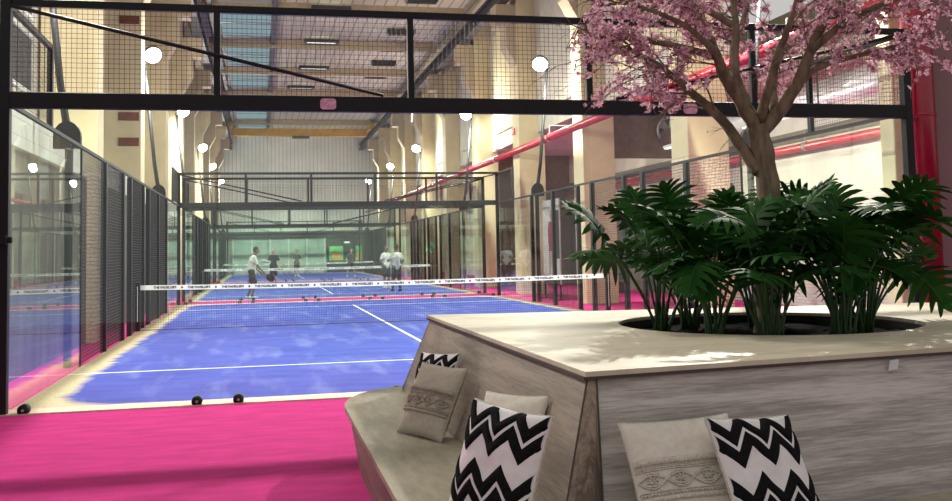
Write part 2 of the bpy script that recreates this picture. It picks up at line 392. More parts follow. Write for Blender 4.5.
# left wall: low block wall, set-back upper wall
mb = MB(); mb.box(-1.4, -.62, -1, 66, 0, 3.45)
struct('wall_left_low', mb, M['blocks'], 'low pale block wall behind the mesh along the courts', 'wall')
mb = MB(); mb.box(-1.7, -1.4, -1, 66, 0, 11)
struct('wall_left', mb, M['infill'], 'pale plaster hall wall between the cream columns beyond the mesh', 'wall')
mb = MB(); mb.box(-.62, -.56, -1, 66, 0, 2.9)
struct('trim_5', mb, M['added_boards'], 'added dark boards on the lower part of the low block wall', 'boarding')  # boards added to darken the low wall behind the mesh
for (y, z, w, h, how) in ((5.2, 4.3, 2.0, .9, 'lower of two before the first column'), (5.2, 5.6, 2.0, 1.6, 'upper of two before the first column'), (11.2, 5.0, 2.2, 1.4, 'between the first two columns')):
    wn = bpy.data.objects.new('window_3', None); COL.objects.link(wn); wn.location = (-1.4, y+w/2, z)
    tag(wn, f'dark window in the pale side wall, {how}', 'window', 'dark windows high in the pale side wall', 'structure')
    mb = MB(); mb.box(0, .03, -w/2, w/2, 0, h); mb.build('pane', M['darkwall'], wn)
    mb = MB(); mb.box(0, .06, -w/2-.06, w/2+.06, -.06, 0); mb.box(0, .06, -w/2-.06, w/2+.06, h, h+.06); mb.box(0, .06, -w/2-.06, -w/2, 0, h); mb.box(0, .06, w/2, w/2+.06, 0, h)
    mb.build('frame', M['mullion'], wn)

ORD = ['first', 'second', 'third', 'fourth', 'fifth', 'sixth', 'seventh', 'eighth', 'ninth', 'tenth', 'eleventh']
colY = [1.44+6.32*k for k in range(10)]
for i, y in enumerate(colY):
    # side away from the tree
    if i > 0:
        g = bpy.data.objects.new('column', None); COL.objects.link(g); g.location = (-.85, y, 0)
        tag(g, f'cream hall column along the low block wall, {ORD[i-1]} from the camera', 'column', None, 'structure')
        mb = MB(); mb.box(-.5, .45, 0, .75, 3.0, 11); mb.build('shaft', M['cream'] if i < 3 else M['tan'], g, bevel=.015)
        mb = MB(); mb.box(-.5, .45, 0, .75, 0, 3.0); mb.build('brick_base', M['paintbrick'], g)
        mb = MB(); mb.hull([(.45, .05, 7.7), (.46, .05, 7.7), (.46, .7, 7.7), (.45, .7, 7.7)], [(.45, .05, 8.3), (.80, .05, 8.3), (.80, .7, 8.3), (.45, .7, 8.3)])
        mb.box(.45, .80, .05, .7, 8.3, 9.0); mb.box(.45, 1.15, .05, .7, 9.0, 9.75); mb.build('bracket', M['tan'], g, bevel=.02)
    g = bpy.data.objects.new('column', None); COL.objects.link(g); g.location = (11.35, y, 0)
    tag(g, f'cream hall column along the pink aisle, {ORD[i]} from the camera', 'column', None, 'structure')
    mb = MB(); mb.box(-.45, .45, 0, .3 if i == 0 else .8, 3.3 if i == 1 else 0, 11); mb.build('shaft', M['cream'], g, bevel=.015)
    if i == 1:
        mb = MB(); mb.box(-.45, .45, 0, .8, 0, 3.3); mb.build('brick_base', M['paintbrick'], g)
    mb = MB(); mb.hull([(-.46, .05, 7.7), (-.45, .05, 7.7), (-.45, .75, 7.7), (-.46, .75, 7.7)], [(-.8, .05, 8.3), (-.45, .05, 8.3), (-.45, .75, 8.3), (-.8, .75, 8.3)])
    mb.box(-.8, -.45, .05, .75, 8.3, 9.0); mb.box(-1.15, -.45, .05, .75, 9.0, 9.75); mb.build('bracket', M['tan'], g, bevel=.02)
# upper wall between the aisle columns, with stepped panels
mb = MB(); mb.box(11.55, 11.75, 7.7, 66, 5.4, 11); mb.box(11.55, 11.75, -1, 7.7, 7.2, 11)
wr = struct('wall_right_upper', mb, M['infill'], 'pale upper hall wall between the aisle columns above the red pipe', 'wall')
for i, y in enumerate(colY[1:-1]):
    mb = MB(); P = [(y+1.3, 6.0), (y+5.4, 6.0), (y+5.4, 9.6), (y+4.8, 10.2), (y+1.9, 10.2), (y+1.3, 9.6)]
    mb.add([(11.46, a, b) for a, b in P]+[(11.55, a, b) for a, b in P], [(0, 1, 2, 3, 4, 5), (11, 10, 9, 8, 7, 6)]+[(k, k+6, (k+1) % 6+6, (k+1) % 6) for k in range(6)])
    mb.build('panel', M['infill'] if i % 2 else M['cream'], wr)
mb = MB(); mb.box(15.2, 15.5, -1, 66, 0, 7.2)
struct('wall_right', mb, M['aislewall'], 'pale plaster wall at the back of the pink aisle', 'wall')
mb = MB(); mb.box(11.75, 15.2, 7.7, 66, 5.4, 5.6)
struct('ceiling_aisle', mb, M['aislewall'], 'flat low ceiling over the pink aisle beside the courts', 'ceiling')
mb = MB(); mb.box(11.75, 15.2, -1, 7.7, 7.2, 7.4)
struct('ceiling_aisle_high', mb, M['aislewall'], 'higher stretch of ceiling at the near end of the aisle', 'ceiling')
mb = MB(); mb.box(11.8, 15.2, 14.86, 15.2, 4.0, 5.4)
struct('trim_2', mb, M['taupe'], 'dark taupe beam across the aisle with a round fan on it', 'beam')
mb = MB(); mb.box(11.8, 15.2, 28, 28.3, 0, 5.4)
struct('wall_aisle_end', mb, M['taupe'], 'dark taupe cross wall closing the pink aisle', 'wall')
mb = MB(); mb.box(15.1, 15.2, -1, 28, 3.95, 4.2)
struct('trim_3', mb, M['taupe'], 'dark taupe strip running along the aisle wall above the thin red pipe', 'trim')
mb = MB(); mb.box(15.12, 15.2, 5, 14, .0, 2.6)
struct('trim_4', mb, M['whitebrick'], 'white brick dado along the aisle wall', 'brick dado')
mb = MB(); mb.box(15.12, 15.2, 14, 28, .0, 3.2)
struct('trim_6', mb, M['added_boards'], 'added dark boards along the far stretch of the aisle wall', 'boarding')  # boards added to cut pink bounce and deepen contrast in the aisle
# foreground return wall
mb = MB(); mb.box(10.5, 15.2, .25, .45, 0, 7.2)
struct('wall_front', mb, M['mauve'], 'plain mauve wall beyond the red column', 'wall')
# crane rails
for x, lab in ((.18, 'dark crane rail beam above the low block wall'), (10.42, 'dark crane rail beam above the red pipe')):
    mb = MB(); mb.box(x-.16, x+.16, -1, 66, 9.75, 9.84); mb.box(x-.03, x+.03, -1, 66, 9.84, 10.2); mb.box(x-.16, x+.16, -1, 66, 10.2, 10.28)
    struct('crane_beam', mb, M['rail'], lab, 'crane rail')

# crane girder
t = thing('crane_girder', 'yellow overhead crane girder spanning the hall before the far wall', 'crane', (5.3, 58, 10.28))
mb = MB(); mb.box(-4.7, 4.7, -.22, .22, -.42, .12); mb.build('girder', M['yellow'], t, bevel=.02)
for s in (-1, 1):
    mb = MB(); mb.box(s*5.05-.28, s*5.05+.28, -1.1, 1.1, 0, .4); mb.build('end_carriage', M['yellow'], t, bevel=.03)
mb = MB(); mb.box(-.6, .6, -.3, .3, -.55, -.42); mb.build('hoist_trolley', M['rail'], t); 

# ceiling lamps and slots
for i, (x, y) in enumerate([(5.1, 25.7), (5.1, 31.4), (5.1, 37.3), (4.7, 43.0)]):
    t = thing('ceiling_lamp', f'slim black framed ceiling lamp over the court middle, {ORD[i]} from the camera', 'ceiling lamp', (x, y, 10.8), 'slim ceiling lamps above the court middle')
    mb = MB(); mb.box(-.75, .75, -.3, -.2, -.12, .02); mb.box(-.75, .75, .2, .3, -.12, .02); mb.box(-.75, -.62, -.2, .2, -.12, .02); mb.box(.62, .75, -.2, .2, -.12, .02); mb.build('frame', M['rail'], t)
    mb = MB(); mb.box(-.62, .62, -.2, .2, -.06, 0); mb.build('diffuser', M['tube'], t)
    mb = MB(); mb.tube([(-.5, 0, 0), (-.5, 0, .2)], .012, 6); mb.build('hanger', M['rail'], t)
    mb = MB(); mb.tube([(.5, 0, 0), (.5, 0, .2)], .012, 6); mb.build('hanger', M['rail'], t)
for i, (x, y) in enumerate([(8.4, 24.5), (8.4, 29.8), (8.5, 33.1), (8.5, 36.5), (8.5, 40.0)]):
    t = thing('ceiling_vent', f'dark slot vent in the ceiling near the crane rail, {ORD[i]} from the camera', 'vent', (x, y, 10.9), 'dark slot vents in the ceiling')
    mb = MB(); mb.box(-.6, .6, -.22, .22, -.08, .1); mb.build('housing', M['rail'], t)
    for q in range(4):
        mb = MB(); mb.box(-.55, .55, -.18+q*.1, -.14+q*.1, -.11, -.08); mb.build('slat', M['black'], t)

# pipes
def pipe(name, x, z, y0, y1, r, label, clips):
    t = thing(name, label, 'pipe', (x, y0, z))
    mb = MB(); mb.tube([(0, 0, 0), (0, y1-y0, 0)], r, 16); mb.build('pipe_run', M['redpipe'], t, True)
    y = 3
    for _ in range(clips):
        mb = MB(); mb.tube([(0, y-.06, 0), (0, y+.06, 0)], r*1.18, 16); mb.bar((0, y, r), (0, y, r+.25), .03); mb.bar((0, y, r+.25), (.6 if x < 12 else .3, y, r+.25), .03)
        mb.build('clamp', M['steel'], t); y += 6.32
    return t
pipe('red_pipe', 10.62, 4.70, .5, 64, .105, 'thick red pipe running along the hall above the courts', 9)
pipe('red_pipe', 14.85, 3.75, .5, 27.5, .09, 'thinner red pipe along the pale aisle wall', 4)
t = thing('air_duct', 'silver air duct hung above the pink aisle beyond the mesh', 'duct', (13.6, 0, 4.5))
mb = MB(); mb.tube([(0, .5, 0), (0, 14.5, 0)], .28, 20); mb.build('duct_run', M['duct'], t, True)
for y in (2, 5, 8, 11):
    mb = MB(); mb.tube([(0, y-.04, 0), (0, y+.04, 0)], .30, 20); mb.bar((0, y, .3), (0, y, .89 if y > 7.7 else 2.69), .04); mb.build('collar', M['steel'], t)
for i, y in enumerate((5.4, 9.4)):  # lamps added to put neutral light on the aisle wall
    t = thing('added_strip_lamp', f'added long white strip lamp hung over the aisle beyond the glass, {ORD[i]} from the camera', 'strip lamp', (12.6, y, 4.0), 'added strip lamps over the aisle')
    mb = MB(); mb.box(-.07, .07, 0, 3.2, 0, .06); mb.build('body', M['mullion'], t)
    mb = MB(); mb.box(-.055, .055, .05, 3.15, -.03, 0); mb.build('diffuser', M['tube'], t)
    for q in (.4, 2.8):
        mb = MB(); mb.tube([(0, q, .06), (0, q, 1.4 if y+q > 7.7 else 3.2)], .012, 6); mb.build('hanger', M['rail'], t)
    li = bpy.data.lights.new('aisle_fill_light', 'AREA'); li.shape = 'RECTANGLE'; li.size = .1; li.size_y = 3.1; li.energy = 110; li.color = (1, .97, .9)
    o = bpy.data.objects.new('aisle_fill_light', li); COL.objects.link(o); o.location = (12.75, y+1.6, 3.94); o.rotation_euler = (0, math.radians(-48), 0)  # added fill, aimed at the wall against the pink bounce
# fan on the taupe beam
t = thing('wall_fan', 'round fan on the dark taupe beam across the aisle', 'fan', (13.75, 14.86, 4.75))
mb = MB(); mb.tube([Vector((.38*math.cos(a), -.12, .38*math.sin(a))) for a in [2*PI*i/32 for i in range(33)]], .045, 8, False); mb.build('ring', M['duct'], t, True)
mb = MB(); mb.tube([(0, -.16, 0), (0, .0, 0)], .09, 14); mb.build('hub', M['duct'], t)
for k in range(5):
    a = 2*PI*k/5; d = Vector((math.cos(a), 0, math.sin(a))); n = Vector((-math.sin(a), 0, math.cos(a)))
    mb = MB(); mb.hull([d*.07-n*.05+Vector((0, -.12, 0)), d*.07+n*.05+Vector((0, -.06, 0)), d*.07+n*.05+Vector((0, -.05, 0)), d*.07-n*.05+Vector((0, -.11, 0))],
                       [d*.34-n*.11+Vector((0, -.13, 0)), d*.34+n*.11+Vector((0, -.06, 0)), d*.34+n*.11+Vector((0, -.05, 0)), d*.34-n*.11+Vector((0, -.12, 0))])
    mb.build('blade', M['duct'], t)
# oxide red plates on the third low-wall column
for z, w in ((4.18, 'lowest of the three'), (4.80, 'middle of the three'), (7.18, 'topmost of the three')):
    mb = MB(); mb.box(-.24, .24, -.05, 0, 0, .20)
    o = mb.build('rusty_plate', M['rust'], None, bevel=.01); o.location = (-.68, colY[2], z)
    tag(o, f'rust red plate on the tan column past the first floodlight pole, {w}', 'plate', 'rust red plates on the tan column')
# sign
t = thing('fire_sign', 'small red square fire sign with a white symbol high on a column', 'sign', (10.88, 21.0, 5.5))
mb = MB(); mb.box(-.02, .02, -.16, .16, -.11, .11); mb.build('plate', M['signred'], t)
mb = MB(); mb.box(-.026, -.02, -.03, .03, -.07, .07); mb.box(-.026, -.02, -.10, .10, -.02, .02); mb.build('symbol', M['band'], t)
# red column
t = thing('red_column', 'glossy red round column at the corner of the nearest court', 'column', (10.34, .2, 0)); t['kind'] = 'structure'
mb = MB(); mb.tube([(0, 0, 0), (0, 0, 7.2)], .175, 32); mb.build('shaft', M['redcol'], t, True)
mb = MB(); mb.tube([(0, 0, .86), (0, 0, .90)], .188, 32); mb.tube([(0, 0, 3.0), (0, 0, 3.04)], .183, 32); mb.build('collar', M['redcol'], t, True)
# banner and bin in the aisle
t = thing('banner', 'tall standing banner with a figure in red, beside the pink aisle', 'banner', (10.86, 17.0, 0))
mb = MB(); mb.box(0, .04, -.8, .8, .45, 2.95); mb.build('print', M['printpale'], t)
mb = MB(); mb.bar((.02, -.75, 0), (.02, -.75, .5), .05); mb.bar((.02, .75, 0), (.02, .75, .5), .05); mb.box(-.2, .24, -.85, -.65, 0, .03); mb.box(-.2, .24, .65, .85, 0, .03); mb.build('stand', M['black'], t)
mb = MB(); P = [(-.18, 1.45), (.2, 1.4), (.3, 1.9), (.2, 2.3), (-.16, 2.3), (-.32, 1.9)]
mb.add([(-.004, a, b) for a, b in P], [tuple(range(6))[::-1]]); mb.build('printed_top', M['red_cloth'], t)
mb = MB()
for P in ([(-.22, .65), (-.08, .65), (.0, 1.45), (-.18, 1.45)], [(.12, .62), (.26, .62), (.2, 1.42), (.02, 1.44)], [(-.12, 2.36), (.06, 2.36), (.08, 2.62), (-.1, 2.64)]):
    mb.add([(-.003, a, b) for a, b in P], [(3, 2, 1, 0)])
mb.build('printed_skin', M['printskin'], t)
mb = MB(); mb.add([(-.002, -.8, .45), (-.002, .8, .45), (-.002, .8, .7), (-.002, -.8, .7)], [(3, 2, 1, 0)]); mb.add([(-.002, -.8, 2.62), (-.002, -.35, 2.62), (-.002, -.35, 1.2), (-.002, -.8, 1.2)], [(0, 1, 2, 3)]); mb.build('printed_dark', M['ink'], t)
t = thing('waste_bin', 'dark grey bin standing on the pink aisle carpet', 'bin', (13.9, 19.4, 0))
mb = MB(); mb.tube([(0, 0, 0), (0, 0, .6)], [.2, .24], 20); mb.build('body', M['rail'], t, True)
mb = MB(); mb.tube([(0, 0, .6), (0, 0, .66)], [.25, .22], 20); mb.build('lid', M['black'], t)
# posters on the far dark wall
for x, z, w, h, lab in ((8.35, .95, 1.1, 1.1, 'bright green and orange poster on the far dark wall, wider of the two'), (10.15, .9, .55, 1.15, 'narrow green and orange poster on the far dark wall')):
    t = thing('poster', lab, 'poster', (x, 65.9, z))
    mb = MB(); mb.box(-w/2, w/2, -.04, 0, 0, h); mb.build('print', M['poster_green'], t)
    mb = MB(); mb.box(-w*.3, w*.35, -.046, -.04, h*.05, h*.55); mb.build('printed_shape', M['poster_orange'], t)
t = thing('ceiling_light', 'small lit lamp above the far green poster', 'lamp', (9.2, 65.8, 2.35))
mb = MB(); mb.ball((0, 0, 0), .16, 12, (1.6, .6, .5)); mb.build('diffuser', M['tube'], t, True)
mb = MB(); mb.bar((0, .02, .07), (0, .02, .42), .03); mb.build('hanger', M['rail'], t)
# green glowing chevron sign on an aisle column
t = thing('neon_sign', 'glowing green chevron sign on an aisle column beyond the players', 'sign', (11.25, colY[6]-.036, 1.65))
for P in ([(-.34, -.22), (-.16, .04), (.04, -.24)], [(.02, .30), (.14, .06), (.32, .30)]):
    mb = MB(); mb.tube([(x, 0, z) for x, z in P], .035, 8); mb.build('tube', M['green_glow'], t)
# ------------------------------------------------------------------ padel courts
TXT = text_mesh('THE PADELLERS', .062, 'lettering')
def wires(mb, o, ax, up, w, h, pitch, t, pw=None):
    """welded wire field: o corner, ax direction (unit), size w x h"""
    o = Vector(o); ax = Vector(ax); up = Vector(up)
    n = max(2, round(w/pitch)); m = max(2, round(h/pitch))
    nrm = ax.cross(up)
    for i in range(n+1):
        p = o+ax*(w*i/n); mb.tube([p, p+up*h], t/2, 4, False)
    for j in range(m+1):
        p = o+up*(h*j/m)+nrm*t; mb.tube([p, p+ax*w], t/2, 4, False)

def end_wall(y, face, label, near=False, group='glass end walls of the courts'):
    """face = -1: outside looks towards -y"""
    t = thing('court_end_wall', label, 'court wall', (0, y, 0), group)
    for x in (0, 10):
        mb = MB(); mb.box(x-.05, x+.05, -.05, .05, 0, 4.04); mb.build('corner_post', M['black'], t, bevel=.006)
    for x in (2, 4, 6, 8):
        mb = MB(); mb.box(x-.033, x+.033, -.03, .03, 3.11, 3.97); mb.build('post', M['black'], t, bevel=.004)
    mb = MB(); mb.box(.05, 9.95, -.05, .05, 2.955, 3.11); mb.build('crossbar', M['black'], t, bevel=.006)
    mb = MB(); mb.box(.05, 9.95, -.03, .03, 3.97, 4.04); mb.build('top_rail', M['black'], t, bevel=.006)
    for i in range(5):
        mb = MB(); mb.box(2*i+(.055 if i == 0 else .006), 2*i+(1.945 if i == 4 else 1.994), -.006, .006, .018, 2.955); mb.build('glass_panel', M['glass'], t)
        mb = MB(); wires(mb, (2*i+.05, .012, 3.12), (1, 0, 0), (0, 0, 1), 1.9, .84, .05, .0046); mb.build('mesh_panel', M['wire'], t)
        for x in (2*i+.2, 2*i+1.8):
            mb = MB(); mb.tube([(x, -.055, .045), (x, .05, .045)], .052, 18); mb.build('floor_clamp', M['black'], t, True)
            c = t.children[-1]
            mb = MB(); mb.tube([(x, -.066, .045), (x, -.054, .045)], .014, 8); mb.build('bolt', M['steel'], c)
    for a, b in (((.05, 3.96), (3.7, 3.13)), ((9.95, 3.96), (6.3, 3.13))):
        mb = MB(); mb.tube([(a[0], -.045, a[1]), (b[0], -.045, b[1])], .020, 8); mb.build('brace', M['black'], t, True)
    if near:
        for x in (3.12, 7.18):
            mb = MB()
            r = []; 
            for cx_, cz_, a0 in ((.05, .025, 0), (-.05, .025, PI/2), (-.05, -.025, PI), (.05, -.025, 1.5*PI)):
                for q in range(5): r.append((x+cx_+.032*math.cos(a0+q*PI/8), 3.030+cz_+.032*math.sin(a0+q*PI/8)))
            n = len(r); mb.add([(a, -.062, b) for a, b in r]+[(a, -.05, b) for a, b in r], [tuple(range(n)), tuple(range(n, 2*n))[::-1]]+[(k, n+k, n+(k+1) % n, (k+1) % n) for k in range(n)])
            pl = mb.build('plate', M['tagpink'], t)
            mb = MB(); mb.tube([(x-.02, -.064, 3.015), (x+.005, -.064, 3.04), (x+.02, -.064, 3.015)], .006, 6); mb.build('printed_mark', M['taglogo'], pl)
        mb = MB(); mb.box(-.045, .045, -.09, -.05, 1.62, 1.72); mb.box(.03, .09, -.07, -.03, 1.64, 1.70); mb.build('lock', M['black'], t, bevel=.01)
    return t

def side_wall(x, y0, out, label):
    """out = -1 / +1: direction away from the court"""
    t = thing('court_side_wall', label, 'court wall', (x, y0, 0), 'mesh and glass side walls of the courts')
    for a, b in ((.06, 2), (2, 4), (16, 18), (18, 19.94)):
        mb = MB(); mb.box(-.006, .006, a+.006, b-.006, .015, 3.0); mb.build('glass_panel', M['glass'], t)
    for yy in (4, 6, 8, 9, 11, 12, 14, 16):
        pw = .015 if yy == 4 else .06
        mb = MB(); mb.box(-.045 if yy > 4 else -.015, .045 if yy > 4 else .015, yy-pw, yy+pw, 0, 3.0); mb.build('post', M['black'], t, bevel=.006)
    for a, b in ((4, 6), (6, 8), (9, 11), (12, 14), (14, 16)):
        w = b-a-.12
        mb = MB(); wires(mb, (out*.01, a+.06, .03), (0, 1, 0), (0, 0, 1), w, 2.97, .05, .0062); mb.build('mesh_panel', M['wire'], t)
    mb = MB(); mb.box(-.02, .02, .06, 19.94, 3.0, 3.045); mb.build('top_rail', M['black'], t)
    for a, b in ((.06, 2), (18, 19.94)):
        e = b if a < 1 else a
        mb = MB(); mb.box(-.03, .03, e-.04, e+.04, 3.045, 4.02); mb.build('post', M['black'], t)
        mb = MB(); mb.box(-.025, .025, a, b, 3.96, 4.02); mb.build('upper_rail', M['black'], t)
        mb = MB(); wires(mb, (out*.01, a, 3.08), (0, 1, 0), (0, 0, 1), b-a, .86, .05, .0046); mb.build('mesh_panel', M['wire'], t)
    return t

def net(y, label):
    t = thing('padel_net', label, 'net', (0, y, 0), 'nets across the courts')
    for x in (.03, 9.94):
        mb = MB(); mb.box(x-.045, x+.045, -.045, .045, .012, .97); mb.build('net_post', M['black'], t, bevel=.006)
        p = t.children[-1]
        mb = MB(); mb.box(x-.006, x+.006, -.052, -.045, .2, .9); mb.build('strap', M['band'], p)
    H = lambda x: .92-.04*(1-((x-5)/4.9)**2)
    mb = MB(); N_ = 24
    xs = [.08+9.81*i/N_ for i in range(N_+1)]
    for a, b in zip(xs, xs[1:]):
        mb.hull([(a, -.008, H(a)-.095), (b, -.008, H(b)-.095), (b, .008, H(b)-.095), (a, .008, H(a)-.095)], [(a, -.008, H(a)), (b, -.008, H(b)), (b, .008, H(b)), (a, .008, H(a))])
    band = mb.build('net_tape', M['band'], t)
    mb = MB()
    k = 0; x = .55
    while x < 9.6:
        z = H(x)-.047
        mb.add([(x+v.x, -.0095-v.z, z+v.y) for v in TXT[0]], TXT[1])
        if x+.33 < 9.7: mb.tube([(x+.33, -.011, H(x+.33)-.047), (x+.33, -.009, H(x+.33)-.047)], .022, 12)
        x += .66
    mb.build('lettering', M['ink'], band)
    mb = MB()
    n = 200
    for i in range(n+1):
        x = .08+9.81*i/n; mb.tube([(x, 0, .03), (x, 0, H(x)-.09)], .0021, 4, False)
    for j in range(17):
        z0 = .03+j*.048
        mb.tube([(x, .002, min(z0, H(x)-.09)) for x in xs], .0021, 4, False)
    mb.tube([(.08, 0, .03), (9.89, 0, .03)], .008, 6)
    mb.build('net_mesh', M['netcord'], t)
    return t

UP3 = Vector((0, 0, 1))
def floodlight(x, y, out, label):
    """pole leaning away from the court, lamp reaching back over it"""
    t = thing('floodlight', label, 'floodlight', (x+out*.16, y, 0), 'floodlight poles of the courts')
    s = out
    mb = MB(); mb.tube([(0, 0, 0), (0, 0, 3.1), (s*.12, 0, 3.9), (s*.40, 0, 6.75)], [.055, .055, .05, .042], 12); mb.build('pole', M['black'], t, True)
    mb = MB(); P = [(s*.20, 3.0)]+[(s*(.02+.18*math.cos(a)), 3.16+.22*math.sin(a)) for a in [PI*i/10 for i in range(11)]]+[(-s*.16, 3.0)]
    n = len(P); P = P if s > 0 else P[::-1]
    mb.add([(a, -.05, b) for a, b in P]+[(a, .05, b) for a, b in P], [tuple(range(n)), tuple(range(n, 2*n))[::-1]]+[(k, n+k, n+(k+1) % n, (k+1) % n) for k in range(n)])
    mb.build('foot_bracket', M['black'], t)
    c = Vector((s*.16, -.12, 6.80)); mb = MB(); mb.tube([(s*.40, 0, 6.72), (s*.36, -.02, 6.82), c], .03, 8); mb.build('arm', M['black'], t)
    nv = Vector((-s*.35, -.75, -.62)).normalized(); e1 = nv.cross(UP3).normalized(); e2 = e1.cross(nv)
    def slabq(w, h, d0, d1):
        q = [e1*(w*math.cos(2*PI*k/20))+e2*(w*math.sin(2*PI*k/20)) for k in range(20)]
        m_ = MB(); m_.hull([c+v+nv*d0 for v in q], [c+v+nv*d1 for v in q]); return m_
    h = slabq(.24, .19, -.06, .03).build('lamp_head', M['black'], t)
    slabq(.215, .165, .031, .045).build('lens', M['lens'], h)
    m_ = MB()
    for k in range(7): 
        v = e1*(-.195+.065*k); m_.bar(c+v-nv*.06-e2*.15, c+v-nv*.06+e2*.15, .012, .07, nv)
    m_.build('cooling_fin', M['black'], h)
    return t, Vector((x+out*.16, y, 0))+c

CN = ['nearest court', 'second court', 'third court']
ew0 = end_wall(0, -1, 'glass and mesh end wall at the near end of the nearest court, with two pink plates', True, None)
ew1 = end_wall(20, 1, 'glass and mesh end wall at the far end of the nearest court')
sl0 = side_wall(0, 0, -1, 'glass and mesh side wall of the nearest court, beside the low block wall')
sr0 = side_wall(10, 0, 1, 'glass and mesh side wall of the nearest court, beside the pink aisle')
n0 = net(10, 'nearest padel net with lettered white tape')
f = {}
fl, flp = floodlight(0, 4, -1, 'floodlight pole of the nearest court beside the low block wall, nearer of its two')
fr, frp = floodlight(10, 4, 1, 'floodlight pole of the nearest court standing behind the cherry tree')
LIGHTS = [(flp, 1), (frp, -1)]
def cp(o, dy, label, x=0, group=None):
    c = copy_tree(o); c.location.y += dy; c['label'] = label
    if group: c['group'] = group
    return c
cp(fl, 12, 'floodlight pole of the nearest court beside the low block wall, farther of its two'); LIGHTS.append((flp+Vector((0, 12, 0)), 1))
cp(fr, 12, 'floodlight pole of the nearest court by the standing banner'); LIGHTS.append((frp+Vector((0, 12, 0)), -1))
for k in (1, 2):
    d = 22*k; n = CN[k]
    cp(ew1, 22*k-20, f'glass and mesh end wall at the near end of the {n}')
    cp(ew1, 22*k, f'glass and mesh end wall at the far end of the {n}')
    cp(sl0, d, f'glass and mesh side wall of the {n}, beside the low block wall')
    cp(sr0, d, f'glass and mesh side wall of the {n}, beside the pink aisle')
    cp(n0, d, ['', 'second net, across the court where the players stand', 'farthest net, across the third court'][k])
    for y in (4, 16):
        w = 'nearer' if y == 4 else 'farther'
        cp(fl, d+y-4, f'floodlight pole of the {n} beside the low block wall, {w} of its two'); LIGHTS.append((flp+Vector((0, d+y-4, 0)), 1))
        cp(fr, d+y-4, f'floodlight pole of the {n} beside the pink aisle, {w} of its two'); LIGHTS.append((frp+Vector((0, d+y-4, 0)), -1))
# ------------------------------------------------------------------ planter bench
PB0 = Vector((5.6, -4.5, 0))
pt = thing('planter_bench', 'large oak planter with slanted sides and a bench around it', 'planter', PB0)
HC, HR = Vector((5.49, -4.45)), .90
ZT = 1.0
TOPF = lambda x: -6.31+.125*(x-3.65)      # front edge of the top
def panel_x(t): return 3.675-.4*t          # slanted side, t = depth below the top
# top board with round hole
NS = 72
ring = [(HC.x+HR*math.cos(2*PI*i/NS), HC.y+HR*math.sin(2*PI*i/NS)) for i in range(NS)]
XR = 8.6
corners_ = [(3.655, TOPF(3.655)), (XR, TOPF(XR)), (XR, -3.44), (3.655, -2.75)]
def ray_to_poly(a):
    d = (math.cos(a), math.sin(a)); best = None
    for i in range(4):
        p, q = corners_[i], corners_[(i+1) % 4]; e = (q[0]-p[0], q[1]-p[1])
        den = d[0]*e[1]-d[1]*e[0]
        if abs(den) < 1e-9: continue
        w = (p[0]-HC.x, p[1]-HC.y); s = (w[0]*e[1]-w[1]*e[0])/den; u = (w[0]*d[1]-w[1]*d[0])/den
        if s > 0 and -1e-6 <= u <= 1+1e-6 and (best is None or s < best): best = s
    return (HC.x+d[0]*best, HC.y+d[1]*best)
ang = sorted(set([2*PI*i/NS for i in range(NS)]+[math.atan2(c[1]-HC.y, c[0]-HC.x) % (2*PI) for c in corners_]))
mb = PB(PB0); n = len(ang)
inn = [(HC.x+HR*math.cos(a), HC.y+HR*math.sin(a)) for a in ang]; outr = [ray_to_poly(a) for a in ang]
for z0, z1 in ((.977, 1.0),):
    v = [(*p, z1) for p in inn]+[(*p, z1) for p in outr]+[(*p, z0) for p in inn]+[(*p, z0) for p in outr]
    fc = []
    for i in range(n):
        j = (i+1) % n
        fc += [(i, n+i, n+j, j), (2*n+j, 3*n+j, 3*n+i, 2*n+i), (n+i, 3*n+i, 3*n+j, n+j), (j, 2*n+j, 2*n+i, i)]
    mb.add(v, fc)
top = mb.build('top', M['oaktop'], pt)
mb = PB(PB0)
pp = corners_
for i in range(4):
    p, q = pp[i], pp[(i+1) % 4]; mb.bar((*p, .974), (*q, .974), .012, .012)
mb.build('edge_banding', M['edge'], top)
# rim liner of the hole and soil
mb = PB(PB0)
mb.add([(*p, .98) for p in ring]+[(*p, .5) for p in ring], [(i, (i+1) % NS, NS+(i+1) % NS, NS+i) for i in range(NS)])
mb.build('hole_liner', M['black'], pt, True)
mb = PB(PB0); SR = 26
sv = [(HC.x, HC.y, .93)]
random.seed(3)
for r_ in range(1, 7):
    for i in range(SR*2):
        a = 2*PI*i/(SR*2); rr = HR*r_/6*.995
        sv.append((HC.x+rr*math.cos(a), HC.y+rr*math.sin(a), .93+random.uniform(-.018, .012)))
sf = [(0, 1+i, 1+(i+1) % (SR*2)) for i in range(SR*2)]
for r_ in range(5):
    for i in range(SR*2):
        a = 1+r_*SR*2; sf.append((a+i, a+SR*2+i, a+SR*2+(i+1) % (SR*2), a+(i+1) % (SR*2)))
mb.add(sv, sf); so = mb.build('soil', M['soil'], pt, True); so['label'] = 'dark soil in the round opening'
